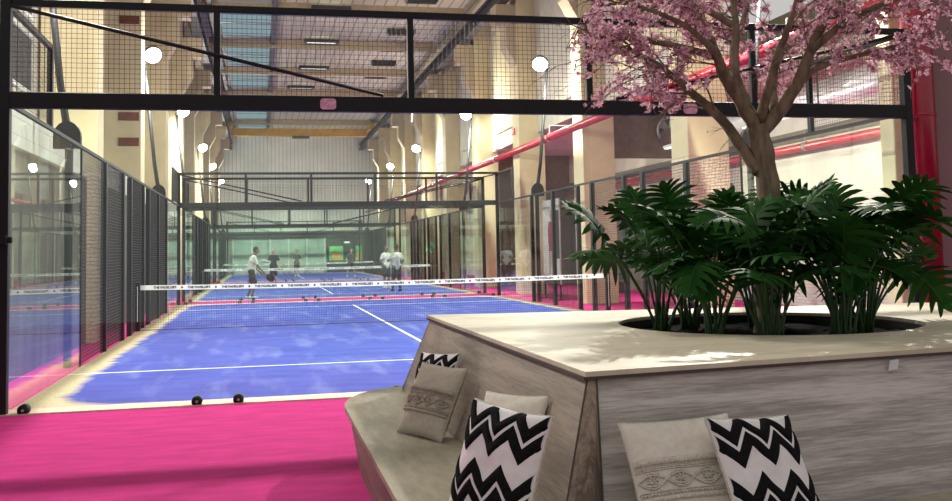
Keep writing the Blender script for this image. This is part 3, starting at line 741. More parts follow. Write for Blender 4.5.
# slanted panels (outer skin, 3 cm thick)
def slab(quad_top, quad_bot, thick, name, m):
    """quad corner pairs run along the outer face; thick is the inward offset vector"""
    mb = PB(PB0); th = Vector(thick)
    a = [Vector(quad_bot[0]), Vector(quad_bot[1]), Vector(quad_top[1]), Vector(quad_top[0])]
    b = [x+th for x in a]
    mb.add(a+b, [(0, 1, 2, 3), (7, 6, 5, 4), (0, 4, 5, 1), (1, 5, 6, 2), (2, 6, 7, 3), (3, 7, 4, 0)])
    return mb.build(name, m, pt)
tz = .975; T = .965
A_top = Vector((3.672, -6.285, tz)); A_bot = Vector((3.672-.4*T, -6.285-.5*T, .01))
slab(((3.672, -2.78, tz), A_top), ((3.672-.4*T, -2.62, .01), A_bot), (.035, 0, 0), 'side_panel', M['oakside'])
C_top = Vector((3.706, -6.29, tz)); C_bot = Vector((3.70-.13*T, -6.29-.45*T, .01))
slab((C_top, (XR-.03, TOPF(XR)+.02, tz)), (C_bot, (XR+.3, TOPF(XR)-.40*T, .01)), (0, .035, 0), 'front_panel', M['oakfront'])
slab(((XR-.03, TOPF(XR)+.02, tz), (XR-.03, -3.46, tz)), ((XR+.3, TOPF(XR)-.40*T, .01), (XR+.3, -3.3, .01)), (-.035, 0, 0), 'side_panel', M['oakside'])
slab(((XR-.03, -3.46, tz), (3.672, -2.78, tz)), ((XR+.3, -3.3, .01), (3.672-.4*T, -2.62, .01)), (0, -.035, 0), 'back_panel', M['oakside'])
sx, sy, sz = 5.13, TOPF(5.13)-.4*.035-.012, .945
mb = PB(PB0); mb.add([(sx-.028, sy-.002, sz-.026), (sx+.016, sy-.006, sz-.02), (sx+.03, sy, sz+.022), (sx-.012, sy+.004, sz+.018)], [(0, 1, 2, 3)]); mb.build('tape_patch', M['duct'], pt.children[-3])
# wedge shaped corner post between side and front panel
B_top = Vector((3.674, -6.300, tz)); B_bot = Vector((3.674-.235*T, -6.300-.62*T, .01))
inn_t = Vector((3.70, -6.27, tz)); inn_b = inn_t+Vector((-.25*T, -.3*T, -T))
mb = PB(PB0); mb.hull([A_bot, B_bot, C_bot, inn_b], [A_top, B_top, C_top, inn_t]); mb.build('corner_post', M['oakpost'], pt)
cpst = pt.children[-1]
for (a_, b_) in ((A_top, A_bot), (C_top, C_bot)):
    mb = PB(PB0); mb.bar(a_+Vector((0, -.004, 0)), b_+Vector((0, -.004, 0)), .007); mb.build('joint', M['edge'], pt)  # dark strips stand in for the shadow gaps beside the post
# bench seat: side leg and front leg of an L, board plus base
mb = PB(PB0)
seat_side = [(2.97, -3.40), (2.985, -3.22), (3.04, -3.02), (3.12, -2.84), (3.22, -2.70), (3.36, -2.60), (3.56, -2.56), (3.56, -6.60), (8.95, -5.90), (8.95, -6.72), (3.6, -7.42), (2.97, -7.0)]
mb.prism(seat_side, .42, .45); st = mb.build('seat', M['oakseat'], pt)
mb = PB(PB0)
base_t = [(2.995, -3.41), (3.07, -3.06), (3.25, -2.70), (3.5, -2.66), (3.5, -6.5), (8.85, -5.85), (8.85, -6.64), (3.62, -7.36), (3.0, -6.97)]
base_b = [(3.07, -3.44), (3.14, -3.12), (3.30, -2.8), (3.5, -2.80), (3.5, -6.5), (8.85, -5.85), (8.85, -6.5), (3.66, -7.25), (3.08, -6.9)]
mb.hull([(*p, 0.0) for p in base_b][::-1], [(*p, .42) for p in base_t][::-1]); mb.build('seat_base', M['oakside'], pt)
# ------------------------------------------------------------------ cushions
def cushion(name, q, w, h, th, kind, label):
    x, y, yaw, tilt, roll = q
    nrm = Vector((math.cos(yaw), math.sin(yaw), 0)); a = Vector((-math.sin(yaw), math.cos(yaw), 0))
    u = Vector((0, 0, 1))*math.cos(tilt)-nrm*math.sin(tilt)
    a2 = a*math.cos(roll)+u*math.sin(roll); u2 = -a*math.sin(roll)+u*math.cos(roll); n2 = a2.cross(u2)
    low = min(0, (a2*(-w/2)).z, (a2*(w/2)).z)
    t = thing(name, label, 'cushion', (x, y, .452-low))
    def rim(s_, r_):  # slightly pinched outline, s_, r_ in -1..1
        px = s_*w/2*(1-.05*(1-r_*r_)**1.0*abs(s_)**3); pz = r_*h/2*(1-.05*(1-s_*s_)*abs(r_)**3)
        return px, pz
    def bulge(s_, r_): return th/2*((1-abs(s_)**2.6)**.62)*((1-abs(r_)**2.6)**.62)+.004
    def wr(s_, r_):
        return .004*math.sin(7*s_+3*r_+yaw*5)*(1-s_*s_)*(1-r_*r_)+.003*math.sin(13*r_-5*s_)*(1-abs(s_))
    def P(s_, r_, side, off=0):
        px, pz = rim(s_, r_)
        return a2*px+u2*(pz+h/2)+n2*(side*(bulge(s_, r_)+wr(s_, r_)+off))
    G = 26
    mb = MB(); v = []; f = []
    for side in (1, -1):
        o = len(v)
        for i in range(G+1):
            for j in range(G+1):
                v.append(P(-1+2*j/G, -1+2*i/G, side))
        for i in range(G):
            for j in range(G):
                qd = (o+i*(G+1)+j, o+i*(G+1)+j+1, o+(i+1)*(G+1)+j+1, o+(i+1)*(G+1)+j)
                f.append(qd if side == 1 else qd[::-1])
    K = (G+1)**2
    bd = [j for j in range(G)]+[i*(G+1)+G for i in range(G)]+[G*(G+1)+j for j in range(G, 0, -1)]+[i*(G+1) for i in range(G, 0, -1)]
    for k in range(len(bd)):
        p, q2 = bd[k], bd[(k+1) % len(bd)]; f.append((p, K+p, K+q2, q2))
    mb.add(v, f); cover = mb.build('cover', M[{'zig': 'white_cloth', 'beige': 'beige', 'plain': 'cream_cloth', 'cream': 'cream_cloth'}[kind]], t, True)
    mb = MB(); mb.tube([P(-1+2*(j % (G+1))/G, -1+2*(j//(G+1))/G, 0) for j in bd+[bd[0]]], .0045, 6, False); mb.build('seam', M['lace_b' if kind == 'beige' else 'lace_c'], cover, True)
    if kind == 'zig':
        for v0 in (.03, .215, .57, .755):
            pts = []
            for k in range(6):
                s0, s1 = -1+k/3, -1+(k+1)/3
                r0 = 1-2*(v0+(.185 if k % 2 else 0)); r1 = 1-2*(v0+(0 if k % 2 else .185))
                for m_ in range(9):
                    pts.append((s0+(s1-s0)*m_/9, r0+(r1-r0)*m_/9))
            pts.append((1, 1-2*v0))
            mb = MB(); V_ = []; F_ = []; hw = .128
            ok = lambda c: max(-.985, min(.985, c))
            W = 6
            for (s_, r_) in pts:
                for m_ in range(W+1):
                    dd = -hw+2*hw*m_/W
                    hgt = .010*(1-(abs(dd)/hw)**4)-.001
                    V_.append(P(ok(s_), ok(r_+dd*1.15), 1, hgt))
            for i in range(len(pts)-1):
                for m_ in range(W):
                    b_ = i*(W+1)+m_; F_.append((b_, b_+W+1, b_+W+2, b_+1)[::-1])
            mb.add(V_, F_); mb.build('zigzag_stripe', M['zig'], t, True)
    if kind in ('beige', 'cream'):
        lm = M['lace_b'] if kind == 'beige' else M['lace_c']
        def strip(r0, r1, off, name):
            mb = MB(); V_ = []; F_ = []
            for j in range(31):
                s_ = -.99+1.98*j/30
                for r_, o_ in ((r0, 0), (r0+.02, off), ((r0+r1)/2, off), (r1-.02, off), (r1, 0)): V_.append(P(s_, r_, 1, o_))
            for j in range(30):
                for k in range(4):
                    b_ = j*5+k; F_.append((b_, b_+5, b_+6, b_+1))
            mb.add(V_, F_); mb.build(name, lm, t, True)
        strip(.18, .30, .012, 'ruffle'); strip(-.42, -.32, .012, 'ruffle')
        mb = MB()
        for ph in (0, PI):
            for am in (.13, .09):
                mb.tube([P(-.97+1.94*j/80, -.07+am*math.sin(ph+j/80*2*PI*2), 1, .006) for j in range(81)], .004, 5, False)
        for r_ in (.13, .10, -.25, -.28):
            mb.tube([P(-.98+1.96*j/30, r_, 1, .004) for j in range(31)], .003, 5, False)
        for k in range(34):
            s_ = -.95+1.9*k/33
            for r_ in (.155, -.30): mb.ball(P(s_, r_, 1, .004), .005, 6)
        for c_ in (-.73, -.24, .25, .74):
            for k in range(7):
                a_ = 2*PI*k/7; mb.tube([P(c_, -.07, 1, .005), P(c_+.10*math.cos(a_), -.07+.08*math.sin(a_), 1, .006)], .0035, 5)
        mb.build('lace_band', lm, t, True)
    return t
cushion('cushion', (3.276, -4.586, 3.611, .463, -.010), .42, .42, .11, 'beige', 'beige cushion with a lace band, in front of a zigzag cushion on the side seat')
cushion('cushion', (3.378, -4.129, 3.561, .399, .061), .40, .42, .09, 'zig', 'zigzag cushion peeking out behind the beige lace cushion')
cushion('cushion', (3.242, -6.309, 3.675, .325, -.058), .43, .43, .12, 'zig', 'white cushion with black zigzags leaning before a plain cream cushion by the corner post')
cushion('cushion', (3.382, -5.879, 3.602, .401, .052), .40, .42, .09, 'plain', 'plain cream cushion half hidden behind a zigzag cushion')
cushion('cushion', (3.936, -6.707, 4.661, .504, .039), .43, .43, .10, 'cream', 'cream cushion with a lace band against the grey planter front')
cushion('cushion', (4.211, -6.786, 5.002, .495, -.075), .40, .43, .11, 'zig', 'black zigzag white cushion overlapping the cream lace one on the planter front')
# ------------------------------------------------------------------ plants
RGT = Vector((math.cos(.212), -math.sin(.212), 0)); FWD = Vector((math.sin(.212), math.cos(.212), 0)); UPV = Vector((0, 0, 1))
def leaf_mesh(base, d, L, W, droop, tilt_n, name, parent, rnd):
    """lobed blade: base point, outward direction d (unit, may rise), drooping tip"""
    d = d.normalized(); side = d.cross(UPV)
    if side.length < .1: side = Vector((1, 0, 0))
    side.normalize(); nrm = side.cross(d).normalized()
    side = (side*math.cos(tilt_n)+nrm*math.sin(tilt_n)).normalized(); nrm = side.cross(d).normalized()
    def mid(s): return base+d*(L*s)-UPV*(droop*L*s*s)+nrm*(.10*L*math.sin(PI*s))
    mb = MB()
    n = 7
    for sd in (-1, 1):
        for i in range(n):
            s0 = -.06+i*1.0/n; s1 = s0+1.0/n
            sm = (s0+s1)/2
            ll = W*(.55+.75*math.sin(PI*min(1, max(0, .12+.80*sm)))) * (1-.45*sm**3)*rnd.uniform(.88, 1.1)
            fwd = -.15+1.35*sm                                     # lobes sweep forward towards the tip
            ldir = (side*sd+d*fwd).normalized()
            tipdrop = .20*ll
            a0, a1 = mid(s0), mid(s1)
            wv = (a1-a0)
            V = []
            for (t_, wd) in ((0, 1.1), (.30, 1.16), (.55, .98), (.80, .70), (1.0, .10)):
                c = (a0+a1)/2+ldir*(ll*t_)-UPV*(tipdrop*t_*t_)+nrm*(.05*ll*math.sin(PI*t_))
                hw = wv*(.5*wd) if t_ < .4 else wv*(.5*wd*.95)
                V += [c-hw, c+hw]
            F = [(2*k, 2*k+1, 2*k+3, 2*k+2) if sd < 0 else (2*k+2, 2*k+3, 2*k+1, 2*k) for k in range(4)]
            mb.add(V, F)
    # tip lobe
    a = mid(.90); V = []
    for (t_, wd) in ((0, .10), (.4, .11), (.75, .07), (1, .008)):
        c = a+d*(L*.30*t_)-UPV*(droop*L*(.3*t_))
        V += [c-side*(wd*W*1.6), c+side*(wd*W*1.6)]
    mb.add(V, [(2*k, 2*k+1, 2*k+3, 2*k+2) for k in range(3)])
    o = mb.build(name, M['leaf'], parent, True)
    mr = MB(); mr.tube([mid(s)+nrm*.002 for s in (-.06, .15, .35, .55, .75, .95)], [.006, .0055, .005, .004, .003, .0015], 5)
    mr.build('midrib', M['stalk'], o, True)
    return o
def philodendron(r, dd, nleaf, spread, hmin, hmax, label, seed, az0=None, az1=None):
    rnd = random.Random(seed)
    b = Vector((HC.x, HC.y, 0))+RGT*r+FWD*dd; b.z = .925
    t = thing('philodendron', label, 'plant', b, 'leafy plants around the cherry tree')
    for i in range(nleaf):
        az = (2*PI*i/nleaf+rnd.uniform(-.3, .3)) if az0 is None else az0+(az1-az0)*(i+rnd.uniform(.2, .8))/nleaf
        h = rnd.uniform(hmin, hmax); rr = spread*rnd.uniform(.35, 1.0)
        out = RGT*math.cos(az)+FWD*math.sin(az)
        p0 = out*.03+Vector((rnd.uniform(-.03, .03), rnd.uniform(-.03, .03), -.01))
        p2 = out*rr+UPV*h
        p1 = out*(rr*.38)+UPV*(h*.6)
        cur = [p0*(1-s)**2+p1*(2*s*(1-s))+p2*s*s for s in [k/8 for k in range(9)]]
        rise = rnd.uniform(-.5, .5) if h < (hmin+hmax)/2 else rnd.uniform(.15, 1.5)
        d = (out+UPV*rise).normalized()
        lf = leaf_mesh(p2, d, rnd.uniform(.24, .34), rnd.uniform(.15, .21), rnd.uniform(-.05, .38), rnd.uniform(-.6, .6), 'leaf', t, rnd)
        mb = MB(); mb.tube(cur, [.0095-.004*k/8 for k in range(9)], 7); mb.build('leaf_stalk', M['stalk'], lf, True)
    return t
philodendron(-.64, .05, 15, 0.39, 0.39, 0.71, 'dark green lobed plant at the edge of the soil, farthest from the red column', 11)
philodendron(-.42, -.42, 15, 0.31, 0.37, 0.63, 'dark green lobed plant in front of the trunk, over the zigzag cushion', 12)
philodendron(-.16, -.60, 14, 0.28, 0.35, 0.69, 'dark green lobed plant at the front rim just before the trunk', 13)
philodendron(.28, -.50, 14, 0.30, 0.33, 0.59, 'dark green lobed plant at the front rim just past the trunk', 14)
philodendron(.52, -.25, 17, 0.36, 0.39, 0.75, 'dark green lobed plant with upright top leaves, closest to the red column', 15)
philodendron(.60, .30, 14, 0.37, 0.42, 0.77, 'dark green lobed plant at the back of the soil towards the mauve wall', 16)
philodendron(.10, .45, 14, 0.33, 0.45, 0.81, 'dark green lobed plant directly behind the trunk', 17)
philodendron(-.35, .50, 15, 0.36, 0.43, 0.77, 'dark green lobed plant at the back of the soil towards the net post', 18)

# cherry tree
tb = Vector((HC.x, HC.y, .92))+RGT*.02
ct = thing('cherry_tree', 'pink blossoming cherry tree growing from the planter', 'tree', tb)
def rp(r, z, d): return RGT*r+FWD*d+UPV*z
rnd = random.Random(21)
limbs = []   # (points, r0, r1)
trunk = [(0, -.05, 0), (.0, .2, 0), (.02, .45, .0), (.05, .70, .01), (.04, .95, .01), (.0, 1.18, 0), (-.02, 1.32, 0)]
limbs_def = [
    (trunk, .082, .064),
    ([(-.02, 1.02, 0), (-.10, 1.16, .03), (-.22, 1.36, .06), (-.40, 1.55, .10), (-.56, 1.70, .12), (-.80, 1.86, .15)], .044, .013),
    ([(-.02, 1.28, 0), (-.13, 1.44, -.06), (-.26, 1.62, -.14), (-.34, 1.82, -.20), (-.50, 2.05, -.28), (-.62, 2.35, -.34)], .046, .013),
    ([(-.02, 1.30, 0), (-.08, 1.50, .08), (-.10, 1.75, .16), (-.06, 2.05, .22), (-.12, 2.45, .28)], .048, .014),
    ([(.0, 1.26, 0), (.12, 1.40, -.03), (.24, 1.60, -.07), (.34, 1.84, -.10), (.46, 2.08, -.13), (.60, 2.45, -.16)], .050, .014),
    ([(.20, 1.52, -.06), (.36, 1.66, .05), (.55, 1.74, .14), (.78, 1.80, .22), (1.0, 1.86, .28)], .030, .010),
    ([(.30, 1.76, -.09), (.50, 1.92, -.2), (.74, 2.02, -.30), (1.05, 2.08, -.36)], .030, .010),
    ([(-.18, 1.50, -.09), (-.36, 1.74, -.30), (-.60, 1.88, -.45), (-.88, 1.96, -.55)], .030, .009),
    ([(-.10, 1.75, .16), (-.02, 1.95, .42), (.12, 2.15, .62), (.2, 2.4, .7)], .032, .010),
    ([(-.31, 1.72, -.18), (-.55, 1.84, .0), (-.80, 1.90, .06), (-1.0, 1.92, .10)], .026, .009),
    ([(.10, 1.40, .0), (.16, 1.62, .20), (.30, 1.85, .42), (.48, 2.02, .58)], .032, .010),
    ([(-.06, 2.0, .22), (-.30, 2.16, .30), (-.62, 2.22, .36), (-.95, 2.20, .40)], .026, .009),
    ([(.0, 1.34, -.02), (.04, 1.62, -.16), (.10, 1.90, -.34), (.16, 2.2, -.5)], .035, .010),
    ([(.42, 2.0, -.12), (.72, 2.16, -.02), (1.02, 2.22, .06), (1.3, 2.2, .1)], .024, .008),
]
def smooth_path(P, k=4):
    P = [rp(*p) for p in P]; out = []
    for i in range(len(P)-1):
        p0, p1, p2, p3 = P[max(0, i-1)], P[i], P[i+1], P[min(len(P)-1, i+2)]
        for m_ in range(k):
            s = m_/k
            out.append(.5*((2*p1)+(p2-p0)*s+(2*p0-5*p1+4*p2-p3)*s*s+(-p0+3*p1-3*p2+p3)*s**3))
    out.append(P[-1]); return out
mbt = MB(); paths = []
for P, r0, r1 in limbs_def:
    pa = smooth_path(P); n = len(pa)
    jit = [p+Vector((rnd.uniform(-1, 1), rnd.uniform(-1, 1), 0))*.006 for p in pa]
    rad = [r0+(r1-r0)*i/(n-1) for i in range(n)]
    if P is trunk: rad = [r*(1+.06*math.sin(i*1.7)) for i, r in enumerate(rad)]; rad[0] *= 1.25; rad[1] *= 1.12
    mbt.tube(jit, rad, 14 if P is trunk else 9); paths.append((pa, r0, r1))
mbt.build('trunk', M['bark'], ct, True)
mtw = MB(); mpe = MB(); mbu = MB()
def flower(c, nd, R):
    nd = nd.normalized(); a = nd.orthogonal().normalized(); b = nd.cross(a)
    ph = rnd.uniform(0, 6.28)
    for k in range(5):
        th = ph+2*PI*k/5; e = a*math.cos(th)+b*math.sin(th); g = -a*math.sin(th)+b*math.cos(th)
        w = R*.52; cup = nd*(R*rnd.uniform(.15, .5))
        mpe.add([c, c+e*(R*.55)+g*w*.8+cup*.5, c+e*R+g*w*.35+cup, c+e*R*1.02-g*w*.35+cup, c+e*(R*.55)-g*w*.8+cup*.5], [(0, 1, 2, 3, 4)])
def bud(c, d, R):
    d = d.normalized(); a = d.orthogonal().normalized(); b = d.cross(a)
    mbu.add([c, c+d*R*.5+a*R*.25, c+d*R*.5+b*R*.25, c+d*R*.5-a*R*.25, c+d*R*.5-b*R*.25, c+d*R*1.2], [(0, 2, 1), (0, 3, 2), (0, 4, 3), (0, 1, 4), (5, 1, 2), (5, 2, 3), (5, 3, 4), (5, 4, 1)])
def leaflet(c, d, R):
    d = d.normalized(); a = d.orthogonal().normalized()
    mbu.add([c, c+d*R*.5+a*R*.22, c+d*R, c+d*R*.5-a*R*.22], [(0, 1, 2, 3)])
nfl = [0]
def inside(p):   # crown outline in (radius, height) above the soil
    rr = math.hypot(p.x, p.y); z = p.z
    r_ = p.dot(RGT)
    return rr < 1.42 and r_ > -1.14+.10*max(0, z-1.85) and z < 2.75 and (z > 1.46 if rr > .45 else z > 1.75)
def twig(p, d, L, r, lev):
    n = 6; pts = [p]; dd = d.normalized()
    for i in range(n):
        dd = (dd+Vector((rnd.gauss(0, .16), rnd.gauss(0, .16), rnd.gauss(-.02, .12)))).normalized()
        pts.append(pts[-1]+dd*(L/n))
    mtw.tube(pts, [r*(1-.7*i/n) for i in range(n+1)], 5)
    if lev < 2:
        for i in range(1, n+1):
            if rnd.random() < .50:
                sd = (dd+Vector((rnd.gauss(0, .7), rnd.gauss(0, .7), rnd.gauss(.0, .5)))).normalized()
                twig(pts[i], sd, L*rnd.uniform(.35, .6), r*.55, lev+1)
    for i in range(1 if lev else 3, n+1):
        for _ in range(3 if lev else 1):
            if rnd.random() < .27:
                q = pts[i-1].lerp(pts[i], rnd.random()); nd = Vector((rnd.gauss(0, 1), rnd.gauss(0, 1), rnd.gauss(0, 1))).normalized()
                q2 = q+nd*rnd.uniform(.008, .022)
                if not inside(q2): continue
                x_ = rnd.random()
                if x_ < .62: flower(q2, nd, rnd.uniform(.015, .023)); nfl[0] += 1
                elif x_ < .86: bud(q2, nd, rnd.uniform(.012, .022))
                else: leaflet(q2, nd, rnd.uniform(.025, .04))
for pa, r0, r1 in paths[1:]:
    n = len(pa)
    for i in range(n):
        s = i/(n-1)
        if s < .38: continue
        for _ in range(2 if s < .75 else 3):
            if rnd.random() > .50: continue
            p = pa[i]; outw = Vector((p.x, p.y, 0)); outw = outw.normalized() if outw.length > .05 else RGT
            tang = (pa[min(i+1, n-1)]-pa[i-1]).normalized()
            d = outw*rnd.uniform(.2, 1)+tang*.5+Vector((rnd.gauss(0, .6), rnd.gauss(0, .6), rnd.gauss(-.02, .42)))
            twig(p, d, rnd.uniform(.22, .48), rnd.uniform(.005, .008), 0)
mtw.build('twigs', M['bark'], ct, True)
pe = mpe.build('blossoms', M['petal'], ct); pe['kind'] = 'stuff'
bu = mbu.build('buds', M['bud'], ct); bu['kind'] = 'stuff'
print('flowers', nfl[0], len(mpe.f), len(mtw.f))
# ------------------------------------------------------------------ people
def remesh(mb, name, m, parent, vox=.012, sm=3):
    o = mb.build(name, m, parent, True)
    r = o.modifiers.new('r', 'REMESH'); r.mode = 'VOXEL'; r.voxel_size = vox; r.use_smooth_shade = True
    s = o.modifiers.new('s', 'SMOOTH'); s.iterations = sm; s.factor = .5
    dg = bpy.context.evaluated_depsgraph_get(); dg.update()
    me = bpy.data.meshes.new_from_object(o.evaluated_get(dg)); o.modifiers.clear(); o.data = me
    if not me.materials: me.materials.append(m)
    for p in me.polygons: p.use_smooth = True
    return o
def limb(mb, pts, rads, n=12):
    P = [Vector(p) for p in pts]; Q = []; R = []
    for i in range(len(P)-1):
        for k in range(4): Q.append(P[i].lerp(P[i+1], k/4)); R.append(rads[i]+(rads[i+1]-rads[i])*k/4)
    Q.append(P[-1]); R.append(rads[-1]); mb.tube(Q, R, n)
    for p, r in zip(P, rads): mb.ball(p, r, n)
def person(loc, rz, label, pose, skin, shirt, pants, hair, shoe, bend=0.0, longp=False):
    """faces local -y; pose: joints of arms and legs"""
    t = thing('person', label, 'person', loc, None, rz)
    Rb = Matrix.Rotation(bend, 3, 'X')
    def up(p):      # everything above the hips bends forward
        p = Vector(p); h = Vector((0, 0, .95)); return Rb @ (p-h)+h
    J = {k: Vector(v) for k, v in pose.items()}
    body = MB()
    sh = {s: up((s*.162, 0, 1.385)) for s in (-1, 1)}
    limb(body, [(0, 0, .95), up((0, .01, 1.15)), up((0, .01, 1.32))], [.118, .112, .112])
    limb(body, [sh[-1], up((0, .01, 1.42)), sh[1]], [.055, .062, .055]); limb(body, [up((-.07, .01, 1.26)), up((.07, .01, 1.26))], [.088, .088])
    limb(body, [(-.08, 0, .93), (.08, 0, .93)], [.105, .105])
    limb(body, [up((0, .01, 1.42)), up((0, -.015, 1.54))], [.06, .055])
    hc = up((0, -.03, 1.645)); body.ball(hc, .105, 16, (.78, .95, 1.12)); body.ball(hc+Vector((0, -.03, -.055)), .07, 12, (.85, .9, .9))
    body.ball(hc+Vector((0, -.108, -.01)), .018, 8, (.8, 1.1, 1.3))
    for s in (-1, 1): body.ball(hc+Vector((s*.083, .005, -.005)), .022, 8, (.5, 1, 1.4))
    for s, k in ((-1, 'l'), (1, 'r')):
        e, w = J['elbow_'+k], J['wrist_'+k]
        limb(body, [sh[s], e, w], [.052, .042, .029])
        d = (w-e).normalized(); sd = d.cross(Vector((0, 1, .2))).normalized(); nn = d.cross(sd)
        pc = w+d*.05; limb(body, [w, pc+sd*.012], [.028, .034]); limb(body, [w, pc-sd*.016], [.028, .033])
        for q, (o_, ln) in enumerate(((-.032, .062), (-.011, .075), (.011, .08), (.032, .07))):
            b0 = w+d*.085+sd*o_; b1 = b0+d*(ln*.55)+nn*.012; b2 = b1+d*(ln*.35)+nn*.026
            limb(body, [w+d*.05+sd*o_*.8, b0, b1, b2], [.011, .0105, .010, .009], 8)
        limb(body, [w+d*.03+sd*.03, w+d*.065+sd*.055+nn*.01, w+d*.095+sd*.058+nn*.025], [.014, .012, .010], 8)
        hp = Vector((s*.09, 0, .92)); kn, an = J['knee_'+k], J['ankle_'+k]
        limb(body, [hp, kn, an], [.088, .058, .040])
        limb(body, [an+Vector((0, .03, -.045)), an+Vector((0, -.15, -.06))], [.038, .032])
    remesh(body, 'body', skin, t, .012, 2)
    m = MB()
    limb(m, [up((0, 0, .93)), up((0, .01, 1.15)), up((0, .01, 1.32))], [.145, .138, .135]); limb(m, [up((-.085, 0, 1.27)), up((.085, 0, 1.27))], [.115, .115]); limb(m, [sh[-1], up((0, .01, 1.415)), sh[1]], [.062, .076, .062])
    limb(m, [up((-.07, 0, .95)), up((.07, 0, .95))], [.125, .125])
    for s, k in ((-1, 'l'), (1, 'r')): limb(m, [sh[s], sh[s].lerp(J['elbow_'+k], .7)], [.064, .058])
    remesh(m, 'shirt', shirt, t, .016, 2)
    m = MB(); limb(m, [(-.075, 0, .94), (.075, 0, .94)], [.125, .125])
    for s, k in ((-1, 'l'), (1, 'r')):
        hp = Vector((s*.09, 0, .92)); kn, an = J['knee_'+k], J['ankle_'+k]
        if longp: limb(m, [hp, kn, kn.lerp(an, .85)], [.108, .078, .062])
        else: limb(m, [hp, hp.lerp(kn, .92)], [.108, .088])
    remesh(m, 'trousers' if longp else 'shorts', pants, t, .016, 2)
    m = MB(); m.ball(hc+Vector((0, .022, .03)), .106, 14, (.84, .93, 1.02)); remesh(m, 'hair', hair, t, .012, 1)
    for q in (-1, 1):
        e_ = up(Vector((q*.034, -.118, 1.652))); m = MB(); m.ball(e_+Vector((0, .004, 0)), .0115, 10, (1.25, .7, .6)); ey = m.build('eye', M['band'], t, True)
        m = MB(); m.ball(e_+Vector((0, -.002, 0)), .0062, 8); m.build('pupil', M['ink'], ey, True)
    m = MB(); m.ball(up(Vector((0, -.122, 1.575))), .022, 10, (1.1, .4, .3)); m.build('mouth', M['rust'], t, True)
    for k in ('l', 'r'):
        an = J['ankle_'+k]; m = MB(); limb(m, [an+Vector((0, .04, -.04)), an+Vector((0, -.06, -.045)), an+Vector((0, -.17, -.055))], [.05, .046, .04]); remesh(m, 'shoe', shoe, t, .012, 2)
    return t
def racket(hand, direction, rz_face, col, label):
    t = thing('padel_racket', label, 'racket', hand)
    d = Vector(direction).normalized(); a = d.cross(Vector(rz_face)).normalized(); n = a.cross(d)
    m = MB(); m.tube([d*-.06, d*.09], [.016, .015], 8); m.build('grip', M['ink'], t)
    m = MB(); c = d*.23; K = 24; V = []
    for sgn in (-1, 1):
        for k in range(K):
            th = 2*PI*k/K; V.append(c+a*(.125*math.cos(th))+d*(.15*math.sin(th))+n*(.018*sgn))
    m.add(V, [tuple(range(K))[::-1], tuple(range(K, 2*K))]+[(k, (k+1) % K, K+(k+1) % K, K+k) for k in range(K)])
    m.build('head', col, t)
    return t
stand = dict(knee_l=(-.10, -.03, .50), ankle_l=(-.11, .02, .09), knee_r=(.10, -.03, .50), ankle_r=(.12, .0, .09))
# white tee, bending towards the ball, seen from the side
p1 = dict(elbow_l=(-.22, -.20, 1.09), wrist_l=(-.15, -.38, .90), elbow_r=(.25, -.14, 1.06), wrist_r=(.18, -.34, .86), knee_l=(-.11, -.10, .50), ankle_l=(-.13, -.02, .09), knee_r=(.11, -.05, .50), ankle_r=(.13, .10, .09))
person((2.12, 22.75, .012), PI/2+.1, 'player in white tee and dark shorts leaning forward, holding a dark racket', p1, M['skin'], M['tee'], M['dark_cloth'], M['hair'], M['shoe'], bend=.22)
def w2(loc, rz, p): return Vector(loc)+Matrix.Rotation(rz, 3, 'Z') @ Vector(p)
racket(w2((2.12, 22.75, .012), PI/2+.1, (-.14, -.44, .83)), (.75, .1, -.55), (0, 1, .2), M['dark_cloth'], 'dark racket in the hand of the leaning player')
p2 = dict(stand, elbow_l=(-.26, -.05, 1.16), wrist_l=(-.16, -.27, 1.12), elbow_r=(.27, .02, 1.14), wrist_r=(.28, -.10, .92))
person((3.05, 36.2, .012), -.25, 'player in black shirt facing the camera, holding a white racket', p2, M['skin2'], M['dark_cloth'], M['dark_cloth'], M['hair2'], M['shoe'])
racket(w2((3.05, 36.2, .012), -.25, (-.14, -.33, 1.12)), (-1, -.1, .12), (0, .35, 1), M['band'], 'white racket held by the player in black')
p3 = dict(elbow_l=(-.28, .0, 1.14), wrist_l=(-.22, -.22, 1.02), elbow_r=(.30, -.05, 1.17), wrist_r=(.24, -.28, 1.16), knee_l=(-.11, -.03, .50), ankle_l=(-.14, .02, .09), knee_r=(.12, -.03, .50), ankle_r=(.16, .0, .09))
person((7.45, 25.6, .012), PI+.2, 'player in white shirt and dark trousers seen from behind, nearer of a pair', p3, M['skin'], M['tee'], M['dark_cloth'], M['hair'], M['dark_cloth'], longp=True)
p4 = dict(stand, elbow_l=(-.27, .02, 1.14), wrist_l=(-.25, -.18, .98), elbow_r=(.27, .0, 1.14), wrist_r=(.22, -.24, 1.04))
person((7.45, 28.6, .012), .5, 'player in white shirt facing the camera, half hidden behind another player', p4, M['skin'], M['tee'], M['dark_cloth'], M['hair'], M['shoe'])
p5 = dict(elbow_l=(-.30, -.05, 1.12), wrist_l=(-.34, -.25, .98), elbow_r=(.30, -.1, 1.14), wrist_r=(.30, -.32, 1.05), knee_l=(-.18, -.08, .50), ankle_l=(-.26, .0, .09), knee_r=(.18, -.05, .50), ankle_r=(.28, .05, .09))
person((7.95, 49.5, .012), .3, 'player in dark clothes crouching on the far court beside the green poster', p5, M['skin2'], M['darkwall'], M['dark_cloth'], M['hair'], M['shoe'], bend=.15)
p6 = dict(stand, elbow_l=(-.26, .02, 1.14), wrist_l=(-.26, -.14, .94), elbow_r=(.27, .0, 1.14), wrist_r=(.24, -.2, .96))
person((4.75, 52.5, .012), -.2, 'player in dark clothes standing on the far court before the pale green offices', p6, M['skin2'], M['darkwall'], M['dark_cloth'], M['hair'], M['shoe'])

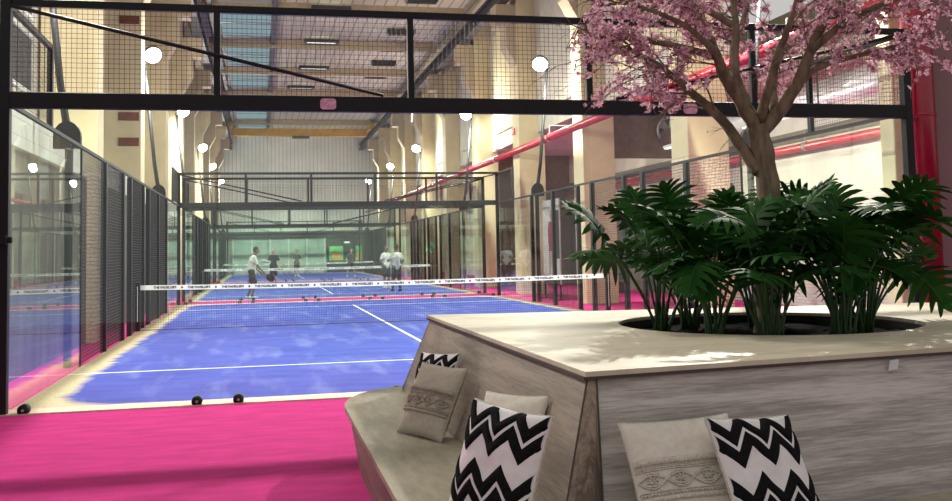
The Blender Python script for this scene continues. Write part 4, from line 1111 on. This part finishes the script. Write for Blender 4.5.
# ------------------------------------------------------------------ lights
for i, (c, s) in enumerate(LIGHTS):
    li = bpy.data.lights.new('floodlight_beam', 'SPOT'); li.energy = 2500*(2.0 if i == 1 else 1); li.spot_size = math.radians(150); li.spot_blend = .5; li.shadow_soft_size = .12; li.color = (1, .955, .86)
    o = bpy.data.objects.new('floodlight_beam', li); COL.objects.link(o); o.location = c+Vector((s*.12, -.22, -.18))
    d = Vector((s*.6, -.1, -1)); o.rotation_euler = d.to_track_quat('-Z', 'Y').to_euler()
    li = bpy.data.lights.new('floodlight_spill', 'POINT'); li.energy = 420; li.shadow_soft_size = .15; li.color = (1, .955, .86)
    o = bpy.data.objects.new('floodlight_spill', li); COL.objects.link(o); o.location = c+Vector((s*.12, -.22, -.18))
W = bpy.data.worlds.new('World'); S.world = W; W.use_nodes = True
bg = W.node_tree.nodes['Background']; bg.inputs[0].default_value = (1, .98, .95, 1); bg.inputs[1].default_value = .56

# ------------------------------------------------------------------ camera
cam = bpy.data.cameras.new('Camera'); co = bpy.data.objects.new('Camera', cam); COL.objects.link(co)
cam.sensor_fit = 'HORIZONTAL'; cam.sensor_width = 36; cam.lens = 942.665*36/952
cam.shift_x = 13.418/952; cam.shift_y = -62.654/952
cam.clip_start = .05; cam.clip_end = 300
yaw, pit, rol = .21237421, .066795116, -.01993751
fw = Vector((math.sin(yaw)*math.cos(pit), math.cos(yaw)*math.cos(pit), math.sin(pit)))
rt = Vector((math.cos(yaw), -math.sin(yaw), 0)); u_ = rt.cross(fw)
# image roll: content rotated by rol (clockwise positive in image axes)
c_, s_ = math.cos(rol), math.sin(rol)
right = rt*c_+u_*s_; upc = -rt*s_+u_*c_
mw = Matrix((( right.x, upc.x, -fw.x, 2.42031), (right.y, upc.y, -fw.y, -9.83872), (right.z, upc.z, -fw.z, 1.47926), (0, 0, 0, 1)))
co.matrix_world = mw
S.camera = co
S.view_settings.view_transform = 'Standard'; S.view_settings.look = 'None'; S.view_settings.gamma = 1; S.view_settings.use_curve_mapping = False
S.view_settings.exposure = 0.0
S.cycles.transparent_max_bounces = 48; S.cycles.max_bounces = 8; S.cycles.sample_clamp_indirect = 6
